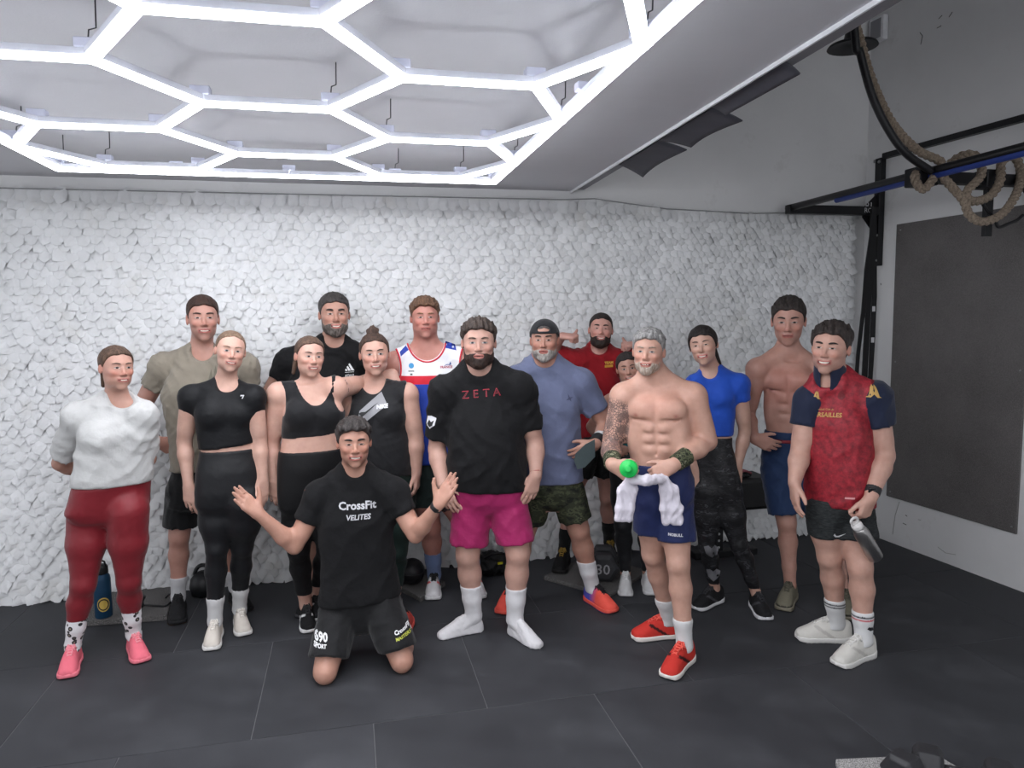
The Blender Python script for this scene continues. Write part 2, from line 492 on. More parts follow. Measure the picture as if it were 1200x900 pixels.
for q, (x, y) in enumerate(sorted(joints)):
    X, Y = lp(x, y)
    o = bpy.data.objects.new('connector', clip); COL.objects.link(o); o.parent = lamp; o.location = (X, Y, .016)
    o2 = bpy.data.objects.new('joint', jm); COL.objects.link(o2); o2.parent = lamp; o2.location = (X, Y, 0)
    if q % 3 == 0:
        MB().tube([(X, Y, .04), (X + .004, Y, .075), (X + .02, Y + .01, .085), (X + .022, Y + .01, CEIL_Z - LZ)], .0022, 6).build('hanging_wire', M_WIRE, lamp)

# ------------------------------------------------------------------ dark drooping sheets under the header
M_SHEET = plain('charcoal sheet', (74, 74, 82), .7, 0, .12, 8, .2)
for i0, i1, o0, o1, lab in (((1.60, 4.11), (1.585, 3.53), (1.83, 4.30), (1.76, 3.56), 'charcoal sheet drooping from the ceiling edge, nearest the back wall'),
                            ((1.582, 3.52), (1.565, 2.93), (1.755, 3.50), (1.745, 2.99), 'charcoal sheet drooping from the ceiling edge, middle of three'),
                            ((1.555, 2.92), (1.535, 2.36), (1.625, 2.92), (1.615, 2.38), 'narrow charcoal strip hanging from the ceiling edge, nearest the camera')):
    V = []; nu, nv = 12, 7
    for j in range(nv):
        t = j / (nv - 1)
        for i in range(nu):
            s_ = i / (nu - 1); bow = .03 * math.sin(s_ * math.pi) * t * (1 if o0[0] > 1.7 else 0)
            p = [(i0[k] + (i1[k] - i0[k]) * s_) * (1 - t) + (o0[k] + (o1[k] - o0[k]) * s_) * t for k in (0, 1)]
            V.append((p[0] - bow, p[1], CEIL_Z + .004 - .008 * t - .022 * t * t))
    V = np.array(V); F = np.array([(j * nu + i, j * nu + i + 1, (j + 1) * nu + i + 1, (j + 1) * nu + i) for j in range(nv - 1) for i in range(nu - 1)])
    base = V[0].copy()
    o = link('ceiling_flap', mesh_np('ceiling_flap', V - base, F), None, M_SHEET, base)
    md = o.modifiers.new('thickness', 'SOLIDIFY'); md.thickness = .006
    tag(o, lab, 'sheet', 'sheets along the ceiling edge')

# ------------------------------------------------------------------ pull-up rig on the right wall
M_BLACK = plain('black steel', (24, 24, 27), .45, .2, .1, 30)
M_BLUE = plain('blue tape', (38, 62, 140), .6)
M_WHITE = plain('white print', (225, 225, 228), .6)
RX, RZ = 3.245, 2.545
RW = XW(4.86)
rig = empty('pull_up_rig', (RW, 4.86, RZ), 'black steel wall mounted pull-up rig with long bar above the polo man', 'pull-up rig')
def rg(x, y, z): return (x - RW, y - 4.86, z - RZ)
def bracket(y):
    WALL_X = XW(y) - .002
    MB().box(rg(WALL_X - .05, y - .03, 2.13), rg(WALL_X, y + .03, 2.94), .004).build('wall_plate', M_BLACK, rig)
    MB().box(rg(RX - .03, y - .03, RZ - .035), rg(WALL_X - .05, y + .03, RZ + .030), .004).build('arm', M_BLACK, rig)
    MB().prism([rg(WALL_X - .05, y - .004, RZ + .13), rg(WALL_X - .17, y - .004, RZ + .02), rg(WALL_X - .17, y - .004, RZ - .05), rg(WALL_X - .05, y - .004, RZ - .19)], (0, .008, 0)).build('gusset', M_BLACK, rig)
    for z in (2.17, 2.36, 2.73, 2.91):
        MB().lathe([(.012, 0), (.012, .008), (.006, .014)], 6, Matrix.Translation(rg(WALL_X - .05, y - .018, z)) @ Matrix.Rotation(-math.pi / 2, 4, 'Y')).build('bolt', ms, rig)
        MB().lathe([(.010, 0), (.010, .02)], 6, Matrix.Translation(rg(WALL_X - .062, y + .02, z))).build('nut', ms, rig)
bracket(4.86); bracket(3.60)
MB().tube([rg(RX, 4.90, RZ + .01), rg(RX, 2.2, RZ + .03)], .024, 14).build('pull_up_bar', M_BLACK, rig)
MB().tube([rg(RX + .004, 4.35, RZ - .014), rg(RX + .004, 2.2, RZ + .006)], .019, 14).build('blue_bar', M_BLUE, rig)
MB().prism([rg(XW(2.2) - .045, 2.2, 2.93), rg(XW(2.2) - .002, 2.2, 2.93), rg(XW(4.83) - .002, 4.83, 2.93), rg(XW(4.83) - .045, 4.83, 2.93)], (0, 0, .04)).build('rail', M_BLACK, rig)
MB().box(rg(RX - .07, 3.54, RZ - .055), rg(RX + .06, 3.66, RZ + .05), .008).build('clamp', M_BLACK, rig)
MB().box(rg(RX + .40, 3.55, RZ - .055), rg(RX + .52, 3.65, RZ + .05), .008).build('clamp', M_BLACK, rig)
MB().box(rg(RX + .44, 3.585, RZ - .33), rg(RX + .49, 3.615, RZ - .05), .003).build('hanging_strap', M_BLACK, rig)
def flat_text(txt, size, name='text'):
    cu = bpy.data.curves.new(name, 'FONT'); cu.body = txt; cu.size = size; cu.align_x = 'CENTER'; cu.align_y = 'CENTER'; cu.resolution_u = 3
    ob = bpy.data.objects.new(name, cu); COL.objects.link(ob)
    dg = bpy.context.evaluated_depsgraph_get(); dg.update()
    me = bpy.data.meshes.new_from_object(ob.evaluated_get(dg))
    bpy.data.objects.remove(ob); bpy.data.curves.remove(cu)
    return me
for txt, x, z, s in (('RI', RW - .125, RZ + .035, .075), ('RO', RX + .64, RZ - .002, .05), ('ATX', RW - .10, RZ - .012, .045)):
    me = flat_text(txt, s); y = 4.86 - .0325 if txt == 'RO' else 4.86 - .0065
    me.transform(Matrix.Translation(rg(x, y, z)) @ Matrix.Rotation(math.pi / 2, 4, 'X'))
    link('lettering', me, rig, M_WHITE)

# resistance bands looped over the rig
def band(pts, w, t, label, y):
    base = np.array([pts[0][0], y, .9])
    b = MB()
    vs = []
    for x, z, dw in pts:
        vs.append([b.bm.verts.new((x - w / 2 * dw - base[0], y - t / 2 - base[1], z - base[2])), b.bm.verts.new((x + w / 2 * dw - base[0], y - t / 2 - base[1], z - base[2])),
                   b.bm.verts.new((x + w / 2 * dw - base[0], y + t / 2 - base[1], z - base[2])), b.bm.verts.new((x - w / 2 * dw - base[0], y + t / 2 - base[1], z - base[2]))])
    for a, c in zip(vs, vs[1:]):
        for k in range(4): b.bm.faces.new((a[k], a[(k + 1) % 4], c[(k + 1) % 4], c[k]))
    b.bm.faces.new(vs[0][::-1]); b.bm.faces.new(vs[-1])
    o = b.build('resistance_band', M_BAND, None, base)
    tag(o, label, 'exercise band', 'bands hanging from the rig'); return o
M_BAND = plain('black latex', (22, 22, 24), .6)
bx = 3.90
band([(bx + .01, 2.56, 1), (bx, 2.35, 1.0), (bx - .03, 2.1, 1.1), (bx - .05, 1.8, .8), (bx - .085, 1.45, .7), (bx - .10, 1.0, .7), (bx - .09, .75, .7)], .040, .010, 'black resistance band, leftmost of those hanging at the rig', 4.80)
band([(bx + .02, 2.55, 1), (bx + .02, 2.2, .9), (bx + .01, 1.9, .9), (bx + .0, 1.5, 1), (bx - .01, 1.0, 1), (bx - .01, .8, 1)], .045, .012, 'black resistance band, middle of those hanging at the rig', 4.82)
o = band([(bx + .05, 2.52, 1), (bx + .065, 2.2, 1), (bx + .075, 1.9, 1.2), (bx + .07, 1.5, 1.3), (bx + .06, 1.1, 1), (bx + .05, .85, 1)], .032, .010, 'narrow black resistance band with white marks, rightmost at the rig', 4.84)
for z in (1.80, 1.56):
    MB().box((bx + .055 - bx - .05, -.0065, z - .9 - .02), (bx + .082 - bx - .05, -.0052, z - .9 + .02)).build('white_mark', M_WHITE, o)

# climbing rope: three twisted strands along a path
M_ROPE, nt, b = new_mat('manila rope')
nt.links.new(ramp(nt, noise(nt, 90, 4, .7), [(.3, rgba((112, 98, 84))), (.7, rgba((176, 160, 142)))]), b.inputs['Base Color'])
b.inputs['Roughness'].default_value = .95; bump(nt, b, noise(nt, 220, 4, .7), 1.0, .006)
def spline(P, n):
    P = np.array(P, float); out = []
    for i in range(len(P) - 1):
        p0, p1, p2, p3 = P[max(i - 1, 0)], P[i], P[i + 1], P[min(i + 2, len(P) - 1)]
        for t in np.linspace(0, 1, n, endpoint=False):
            out.append(.5 * ((2 * p1) + (-p0 + p2) * t + (2 * p0 - 5 * p1 + 4 * p2 - p3) * t * t + (-p0 + 3 * p1 - 3 * p2 + p3) * t ** 3))
    out.append(P[-1]); return np.array(out)
rope = empty('climbing_rope', (RX, 3.6, RZ), 'thick tan twisted climbing rope looped over the pull-up bar', 'rope')
RB = np.array([RX, 3.6, RZ])
def RPT(px, py, y): return ony(px, py, y)
path = [(2.62, 3.62, 4.65), (2.70, 3.62, 3.7), RPT(1012, 62, 3.62), RPT(1029, 112, 3.62), RPT(1048, 148, 3.6), RPT(1075, 176, 3.58), RPT(1103, 190, 3.56),
        RPT(1098, 203, 3.52), RPT(1082, 222, 3.50), RPT(1072, 208, 3.54), RPT(1082, 200, 3.62), RPT(1108, 205, 3.66), RPT(1115, 190, 3.62), RPT(1132, 181, 3.55), RPT(1146, 185, 3.50), RPT(1150, 205, 3.47), RPT(1132, 226, 3.46), RPT(1140, 236, 3.48),
        RPT(1160, 230, 3.50), RPT(1172, 212, 3.50), RPT(1174, 190, 3.54), RPT(1188, 184, 3.6), RPT(1196, 200, 3.58), RPT(1192, 225, 3.5), RPT(1175, 250, 3.46), RPT(1152, 260, 3.45), RPT(1136, 252, 3.46), RPT(1130, 236, 3.47), RPT(1118, 222, 3.48), RPT(1106, 208, 3.49), RPT(1100, 196, 3.56)]
S = spline(path, 12)
# even spacing
dl = np.concatenate([[0], np.cumsum(np.linalg.norm(np.diff(S, axis=0), axis=1))])
ss = np.arange(0, dl[-1], .016); S = np.stack([np.interp(ss, dl, S[:, k]) for k in range(3)], 1)
T = np.gradient(S, axis=0); T /= np.linalg.norm(T, axis=1)[:, None]
u = nrm(np.cross(T[0], [1, 0, 0])); US = []
for t in T:
    u = nrm(u - t * (u @ t)); US.append(u)
US = np.array(US); WS = np.cross(T, US)
for sN in range(3):
    ph = ss / .105 * 2 * math.pi + sN * 2 * math.pi / 3
    Q = S + .0125 * (np.cos(ph)[:, None] * US + np.sin(ph)[:, None] * WS) - RB
    MB().tube(list(Q), .0140, 7).build('strand', M_ROPE, rope)
# black strap running down beside the rope
st = [RPT(1001, 28, 3.55), RPT(1008, 62, 3.55), RPT(1022, 112, 3.54), RPT(1040, 150, 3.52), RPT(1062, 180, 3.5), RPT(1092, 201, 3.5)]
st = [np.array((2.62, 3.58, 4.65))] + st
Q = spline(st, 8) - st[-1]
o = MB().tube(list(Q), .021, 8).build('rig_strap', M_BLACK, None, st[-1]); tag(o, 'black padded strap hanging beside the climbing rope to the bar', 'strap')
# loose black straps under the rope
Q = spline([RPT(1148, 232, 3.5), RPT(1156, 246, 3.5), RPT(1165, 255, 3.5), RPT(1170, 266, 3.5), RPT(1182, 262, 3.5), RPT(1192, 258, 3.5), RPT(1199, 252, 3.5)], 6)
o = MB().tube(list(Q - Q[0]), .010, 6).build('loose_strap', M_BLACK, None, Q[0]); tag(o, 'thin loose black strap dangling under the rope loops', 'strap')
# black pendant shade in the tall corner
pc = ony(999, 55, 4.25)
pend = empty('pendant_lamp', pc, 'unlit black saucer pendant lamp in the tall dark corner', 'pendant lamp')
MB().lathe([(.02, .10), (.045, .095), (.055, .045), (.145, .012), (.155, -.004), (.150, -.006), (.05, .03), (.02, .03)], 28).build('shade', M_BLACK, pend)
MB().tube([(0, 0, .09), (0, 0, TOP_Z - pc[2])], .006, 8).build('stem', M_BLACK, pend)
# ================================================================== PEOPLE: implicit sculpting
f32 = np.float32
class Pr:
    """rounded cone / ellipsoid / loft primitive with a bounding box and an optional flat end"""
    def __init__(s, kind, lo, hi, fn, clips=()):
        s.kind, s.lo, s.hi, s.fn, s.clips = kind, np.array(lo, float), np.array(hi, float), fn, list(clips)
    def d(s, X, Y, Z, infl=0.0):
        r = s.fn(X, Y, Z) - infl
        for p, n in s.clips:
            r = np.maximum(r, (X - p[0]) * n[0] + (Y - p[1]) * n[1] + (Z - p[2]) * n[2])
        return r
    def clip(s, p, n):
        return Pr(s.kind, s.lo, s.hi, s.fn, s.clips + [(np.array(p, float), nrm(n))])

def rc(a, b, ra, rb, flat=None):
    a = np.array(a, float); b = np.array(b, float); ab = b - a; L2 = max(ab @ ab, 1e-9)
    def fn(X, Y, Z):
        px, py, pz = X - f32(a[0]), Y - f32(a[1]), Z - f32(a[2])
        t = np.clip((px * f32(ab[0]) + py * f32(ab[1]) + pz * f32(ab[2])) / f32(L2), 0, 1)
        qx, qy, qz = px - t * f32(ab[0]), py - t * f32(ab[1]), pz - t * f32(ab[2])
        q2 = qx * qx + qy * qy + qz * qz
        if flat is not None:
            n, f = flat; c = qx * f32(n[0]) + qy * f32(n[1]) + qz * f32(n[2])
            q2 = q2 + c * c * f32(1 / (f * f) - 1)
        return np.sqrt(q2) - (f32(ra) + t * f32(rb - ra))
    R = max(ra, rb)
    return Pr('rc', np.minimum(a, b) - R, np.maximum(a, b) + R, fn)

def ell(c, r, ax=None):
    c = np.array(c, float); r = np.array(r, float)
    A = np.eye(3) if ax is None else np.array(ax, float)          # rows: axes
    def fn(X, Y, Z):
        px, py, pz = X - f32(c[0]), Y - f32(c[1]), Z - f32(c[2])
        k0 = 0; k1 = 0
        for i in range(3):
            q = (px * f32(A[i][0]) + py * f32(A[i][1]) + pz * f32(A[i][2])) / f32(r[i])
            k0 = k0 + q * q; k1 = k1 + (q / f32(r[i])) ** 2
        k0 = np.sqrt(k0); return k0 * (k0 - 1) / (np.sqrt(k1) + f32(1e-6))
    R = r.max()
    return Pr('ell', c - R, c + R, fn)

def loft(rows, lat, fwd, ex=2.3, capz=True):
    """rows from bottom to top: (x, y, z, half width, front depth, back depth)"""
    rows = sorted(rows, key=lambda r: r[2]); A = np.array(rows, float)
    zs = A[:, 2]
    zz = np.linspace(zs[0], zs[-1], 90)
    B = np.stack([np.interp(zz, zs, A[:, k]) for k in range(6)], 1)
    ker = np.array([1, 2, 3, 4, 5, 4, 3, 2, 1.]); ker /= ker.sum()
    for k in (0, 1, 3, 4, 5):
        e = np.pad(B[:, k], 4, mode='edge'); B[:, k] = np.convolve(e, ker, 'valid')
    lat = np.array(lat, float); fwd = np.array(fwd, float)
    def fn(X, Y, Z):
        z1 = Z.ravel()
        I = [np.interp(z1, zz, B[:, k]).astype(f32)[None, None, :] for k in range(6)]
        px, py = X - I[0], Y - I[1]
        u = np.abs(px * f32(lat[0]) + py * f32(lat[1])); v = px * f32(fwd[0]) + py * f32(fwd[1])
        ry = np.where(v > 0, I[4], I[5]); v = np.abs(v)
        e = (u / I[3]) ** f32(ex) + (v / ry) ** f32(ex)
        e = np.maximum(e, f32(1e-9)) ** f32(1 / ex)
        g = np.sqrt((u / I[3] ** 2) ** 2 + (v / ry ** 2) ** 2) / np.maximum(np.sqrt((u / I[3]) ** 2 + (v / ry) ** 2), f32(1e-4))
        d = (e - 1) / np.maximum(g, f32(1.0))
        return np.maximum(np.maximum(d, Z - f32(zs[-1])), f32(zs[0]) - Z)
    R = max(A[:, 3].max(), A[:, 4].max(), A[:, 5].max())
    return Pr('loft', [A[:, 0].min() - R, A[:, 1].min() - R, zs[0]], [A[:, 0].max() + R, A[:, 1].max() + R, zs[-1]], fn)

def smin(a, b, k):
    if k <= 0: return np.minimum(a, b)
    h = np.maximum(k - np.abs(a - b), 0) / f32(k)
    return np.minimum(a, b) - h * h * f32(k * .25)
def smax(a, b, k): return -smin(-a, -b, k)

class Field:
    def __init__(s, lo, hi, h, fine=()):
        s.ax = []
        for i in range(3):
            iv = [(f[0][i] - .004, f[1][i] + .004, f[2]) for f in fine]
            x = lo[i] - 2.5 * h; L = [x]
            while x < hi[i] + 2.5 * h:
                st = h
                for a, b, hf in iv:
                    if a <= x < b: st = min(st, hf)
                if st == h:
                    for a, b, hf in iv:
                        if x < a < x + h: st = min(st, max(a - x, hf))
                x += st; L.append(x)
            s.ax.append(np.array(L, f32))
        s.h = h
        s.v = np.full([len(a) for a in s.ax], .3, f32)
    def sl(s, lo, hi, m):
        r = []
        for i in range(3):
            a = max(0, int(np.searchsorted(s.ax[i], lo[i] - m)) - 1); b = min(len(s.ax[i]), int(np.searchsorted(s.ax[i], hi[i] + m)) + 1)
            if b - a < 1: return None
            r.append(slice(a, b))
        return tuple(r)
    def xyz(s, sl): return s.ax[0][sl[0]][:, None, None], s.ax[1][sl[1]][None, :, None], s.ax[2][sl[2]][None, None, :]
    def add(s, p, k=.02, infl=0.0):
        sl = s.sl(p.lo - infl, p.hi + infl, k + 2.5 * s.h)
        if sl is None: return
        s.v[sl] = smin(s.v[sl], p.d(*s.xyz(sl), infl).astype(f32), k)
    def sub(s, p, k=.01, infl=0.0):
        sl = s.sl(p.lo - infl, p.hi + infl, k + 2.5 * s.h)
        if sl is None: return
        s.v[sl] = smax(s.v[sl], -p.d(*s.xyz(sl), infl).astype(f32), k)
    def cut(s, p, n, k=0.0):
        n = nrm(n)
        X, Y, Z = s.ax[0][:, None, None], s.ax[1][None, :, None], s.ax[2][None, None, :]
        s.v = smax(s.v, ((X - f32(p[0])) * f32(n[0]) + (Y - f32(p[1])) * f32(n[1]) + (Z - f32(p[2])) * f32(n[2])).astype(f32), k)
    def wrinkle(s, amp, wl, seed, vert=1.0):
        r = np.random.RandomState(seed)
        X, Y, Z = s.ax[0][:, None, None], s.ax[1][None, :, None], s.ax[2][None, None, :]
        near = np.nonzero(np.abs(s.v) < amp * 2 + 2 * s.h)
        x, y, z = s.ax[0][near[0]], s.ax[1][near[1]], s.ax[2][near[2]]
        w = 0
        wx = .02 * np.sin(z * 23 + 1.3 + seed) ; wz = .03 * np.sin(x * 19 + y * 13 + seed * .7)
        for i in range(5):
            a = r.uniform(-1.1, 1.1); f = 2 * math.pi / (wl * r.uniform(.7, 1.6)); ph = r.uniform(0, 6)
            dx, dy, dz = math.cos(a), r.uniform(-.6, .6), math.sin(a) * vert
            q = np.sin(((x + wx) * dx + y * dy + (z + wz) * dz) * f + ph)
            w = w + (1.7 * (1 - np.abs(q)) ** 1.7 - .55) * (.55 + .45 * np.sin(x * 9 + z * 7 + i * 2.1))
        s.v[near] -= (amp * w / 1.6).astype(f32)
    def mesh(s):
        """surface nets on the rectilinear grid"""
        v = s.v; neg = v < 0
        nx, ny, nz = v.shape
        cnt = np.zeros((nx - 1, ny - 1, nz - 1), np.int8)
        for i in (0, 1):
            for j in (0, 1):
                for k in (0, 1): cnt += neg[i:nx - 1 + i, j:ny - 1 + j, k:nz - 1 + k]
        act = (cnt > 0) & (cnt < 8)
        ci, cj, ck = np.nonzero(act)
        if len(ci) == 0: return np.zeros((0, 3)), np.zeros((0, 4), int)
        idx = np.full(act.shape, -1, np.int32); idx[ci, cj, ck] = np.arange(len(ci))
        P = np.zeros((len(ci), 3)); W = np.zeros(len(ci))
        cor = [(i, j, k) for i in (0, 1) for j in (0, 1) for k in (0, 1)]
        val = {c: v[ci + c[0], cj + c[1], ck + c[2]] for c in cor}
        pos = [np.stack([s.ax[0][ci], s.ax[1][cj], s.ax[2][ck]], 1), np.stack([s.ax[0][ci + 1], s.ax[1][cj + 1], s.ax[2][ck + 1]], 1)]
        for c in cor:
            for a in range(3):
                if c[a] == 0:
                    e = list(c); e[a] = 1; e = tuple(e)
                    A, B = val[c], val[e]
                    m = (A < 0) != (B < 0)
                    t = np.where(m, A / np.where(A == B, 1, A - B), 0)
                    q = np.stack([pos[c[d]][:, d] if d != a else pos[0][:, d] + t * (pos[1][:, d] - pos[0][:, d]) for d in range(3)], 1)
                    P += q * m[:, None]; W += m
        P /= W[:, None]
        F = []
        for a in range(3):
            b, c = (a + 1) % 3, (a + 2) % 3
            s0 = [slice(1, n - 1) for n in v.shape]; s1 = list(s0)
            s0[a] = slice(0, v.shape[a] - 1); s1[a] = slice(1, v.shape[a])
            n0, n1 = neg[tuple(s0)], neg[tuple(s1)]
            I = np.nonzero(n0 != n1); flip = n0[I]
            g = [I[0].copy(), I[1].copy(), I[2].copy()]
            for d in range(3):
                if d != a: g[d] = g[d] + 1
            def cell(db, dc):
                h = [g[0], g[1], g[2]]
                h[b] = h[b] + db; h[c] = h[c] + dc
                return idx[h[0], h[1], h[2]]
            q = np.stack([cell(-1, -1), cell(0, -1), cell(0, 0), cell(-1, 0)], 1)
            q[~flip] = q[~flip][:, ::-1]
            F.append(q)
        F = np.concatenate(F); F = F[(F >= 0).all(1)]
        return P, F

def relax(V, F, n=1, f=.5):
    for _ in range(n):
        S = np.zeros_like(V); c = np.zeros(len(V))
        for k in range(4):
            a, b = F[:, k], F[:, (k + 1) % 4]
            np.add.at(S, a, V[b]); np.add.at(c, a, 1)
        V = V * (1 - f) + f * S / np.maximum(c, 1)[:, None]
    return V

# ------------------------------------------------------------------ the head, in units of half its height
def e3(x, y, z, c, r):
    a, b, d = (x - f32(c[0])) / f32(r[0]), (y - f32(c[1])) / f32(r[1]), (z - f32(c[2])) / f32(r[2])
    k0 = np.sqrt(a * a + b * b + d * d)
    k1 = np.sqrt((a / f32(r[0])) ** 2 + (b / f32(r[1])) ** 2 + (d / f32(r[2])) ** 2)
    return k0 * (k0 - 1) / (k1 + f32(1e-5))
def cap3(x, y, z, a, b, ra, rb):
    ab = [f32(b[i] - a[i]) for i in range(3)]; L2 = sum(q * q for q in ab)
    p = [x - f32(a[0]), y - f32(a[1]), z - f32(a[2])]
    t = np.clip((p[0] * ab[0] + p[1] * ab[1] + p[2] * ab[2]) / L2, 0, 1)
    return np.sqrt((p[0] - t * ab[0]) ** 2 + (p[1] - t * ab[1]) ** 2 + (p[2] - t * ab[2]) ** 2) - (f32(ra) + t * f32(rb - ra))
def head_base(x, y, z, o):
    w, jw = o.get('w', 1.0), o.get('jaw', 1.0)
    ax = np.abs(x)
    d = e3(ax, y, z, (0, -.12, .27), (.665 * w, .80, .73))
    d = smin(d, e3(ax, y, z, (0, .10, -.12), (.59 * w, .62, .74)), .16)
    d = smin(d, e3(ax, y, z, (.0, .10, -.52), (.515 * w * jw, .52, .40)), .16)
    d = smin(d, e3(ax, y, z, (0, .50, -.82), (.22 * jw, .17, .17)), .16)
    d = smin(d, e3(ax, y, z, (.34 * w, .38, -.14), (.19, .22, .17)), .14)
    d = smin(d, e3(ax, y, z, (0, .52, -.50), (.29, .20, .22)), .14)
    return d
def head_d(x, y, z, o):
    ax = np.abs(x); w = o.get('w', 1.0)
    d = head_base(x, y, z, o)
    d = smin(d, cap3(ax, y, z, (0, .61, .24), (.33, .55, .25), .085, .07), .10)
    d = smax(d, -e3(ax, y, z, (.25, .80, .08), (.17, .17, .10)), .08)
    d = smin(d, e3(ax, y, z, (.25, .515, .06), (.155, .15, .115)), .03)
    n = o.get('nose', 1.0)
    d = smin(d, cap3(ax, y, z, (0, .63, .14), (0, .80 + .05 * n, -.19), .055, .075 * n), .06)
    d = smin(d, e3(ax, y, z, (0, .82 + .05 * (n - 1), -.23), (.095 * n, .10, .085)), .05)
    d = smin(d, e3(ax, y, z, (.10 * n, .74, -.26), (.065, .085, .062)), .04)
    sm = o.get('smile', .6)
    zc = f32(sm * .55)
    zz = z - zc * ax * ax
    d = smin(d, e3(ax, y, zz, (0, .705, -.462), (.21 + .05 * sm, .055, .035)), .03)
    d = smin(d, e3(ax, y, zz, (0, .69, -.555 - .03 * sm), (.18 + .04 * sm, .06, .045)), .03)
    d = smax(d, -e3(ax, y, zz, (0, .80, -.508 - .015 * sm), (.22 + .05 * sm, .12, .016 + .028 * o.get('open', .5))), .015)
    d = smin(d, e3(ax, y, z, (.31, .54, -.20 + .03 * sm), (.15, .12, .12)), .12)
    er = o.get('ear', 1.0)
    d = smin(d, e3(ax - .16 * (y + .12) * -1, y, z, (.665 * w + .02, -.10, -.03), (.06, .14 * er, .22 * er)), .04)
    return d
HLINE = ([-1, -.55, -.30, -.12, .06, .16, .30, .50, .80], [-.62, -.58, -.45, -.10, -.12, .10, .36, .56, .66])

class Person:
    pass
def V3(P, v):
    """picture-space direction (right, up, towards the viewer) -> world"""
    return v[0] * P.u0 + v[1] * UZ + v[2] * P.v0

CURL = {'relax': (10, 18, 14), 'loose': (24, 32, 20), 'open': (-4, 6, 4), 'fist': (84, 98, 62), 'grip': (48, 58, 38), 'flat': (14, 20, 14)}
def hand_prims(w, dr, palm, thumb, size, curl='relax', spread=.045, thumb_out=.55, thumb_up=False, fat=1.0):
    y = nrm(dr); n = nrm(np.array(palm) - y * (np.array(palm) @ y)); x = np.cross(y, n)
    if x @ np.array(thumb) < 0: x = -x
    S = size / .185
    def L(a, b, c): return w + S * (a * x + b * y + c * n)
    out = []
    cu = CURL[curl] if isinstance(curl, str) else curl
    kn = [(.031, .088), (.0105, .094), (-.0105, .089), (-.030, .078)]
    ln = [.072, .080, .074, .058]
    out.append((rc(L(0, -.01, 0), L(0, .03, 0), .027 * S * fat, .026 * S * fat, (n, .72)), .015))
    for i, (kx, ky) in enumerate(kn):
        out.append((rc(L(kx * .55, .012, 0), L(kx, ky, 0), .0165 * S * fat, .0128 * S * fat, (n, .92)), .014))
        a = 0; p = L(kx, ky, 0); r0 = (.0098, .0100, .0098, .0085)[i] * S * fat
        for j, fr in enumerate((.46, .30, .24)):
            a += math.radians(cu[j] + (3 * i if cu[0] > 10 else 0))
            dv = nrm(math.cos(a) * y + math.sin(a) * n + spread * (1.5 - i) * x * (1 if cu[0] < 60 else .1))
            q = p + dv * ln[i] * fr * S
            out.append((rc(p, q, r0 * (1 - .09 * j), r0 * (1 - .09 * (j + 1))), .003)); p = q
    if thumb_up:
        a, b, c = L(.028, .03, .01), L(.052, .055, .012), L(.088, .066, .004)
        e = L(.116, .066, -.004)
    else:
        t = thumb_out
        a = L(.020, .018, .006); b = L(.030 + .028 * t, .050, .016); c = L(.034 + .048 * t, .082 - .012 * t, .022); e = L(.034 + .060 * t, .108 - .02 * t, .024)
    out.append((rc(a, b, .0165 * S * fat, .013 * S * fat), .012)); out.append((rc(b, c, .0125 * S * fat, .0108 * S * fat), .004)); out.append((rc(c, e, .0108 * S * fat, .0085 * S * fat), .003))
    return out

def shoe_fn(kind):
    """shoe in its own frame, length 1 along y from heel to toe"""
    yy = np.array([0, .03, .08, .16, .28, .42, .56, .68, .78, .87, .94, .985, 1.0])
    w = np.array([.03, .092, .120, .136, .138, .138, .155, .172, .176, .170, .150, .105, .03])
    if kind == 'foot':
        h = np.array([.12, .24, .33, .40, .45, .43, .36, .285, .225, .185, .16, .13, .08]); w = w * .90
    else:
        h = np.array([.28, .38, .415, .425, .43, .43, .395, .335, .275, .232, .205, .175, .11])
    return yy, w, h

def build_mesh(name, V, F, base, mat, parent, cfn=None, sm=0):
    if len(F) == 0: return None
    if sm: V = relax(V, F, sm)
    me = mesh_np(name, V - base, F)
    if cfn is not None: setcol(me, cfn(V))
    o = link(name, me, parent, mat)
    o['_tmp'] = 1; del o['_tmp']
    return o

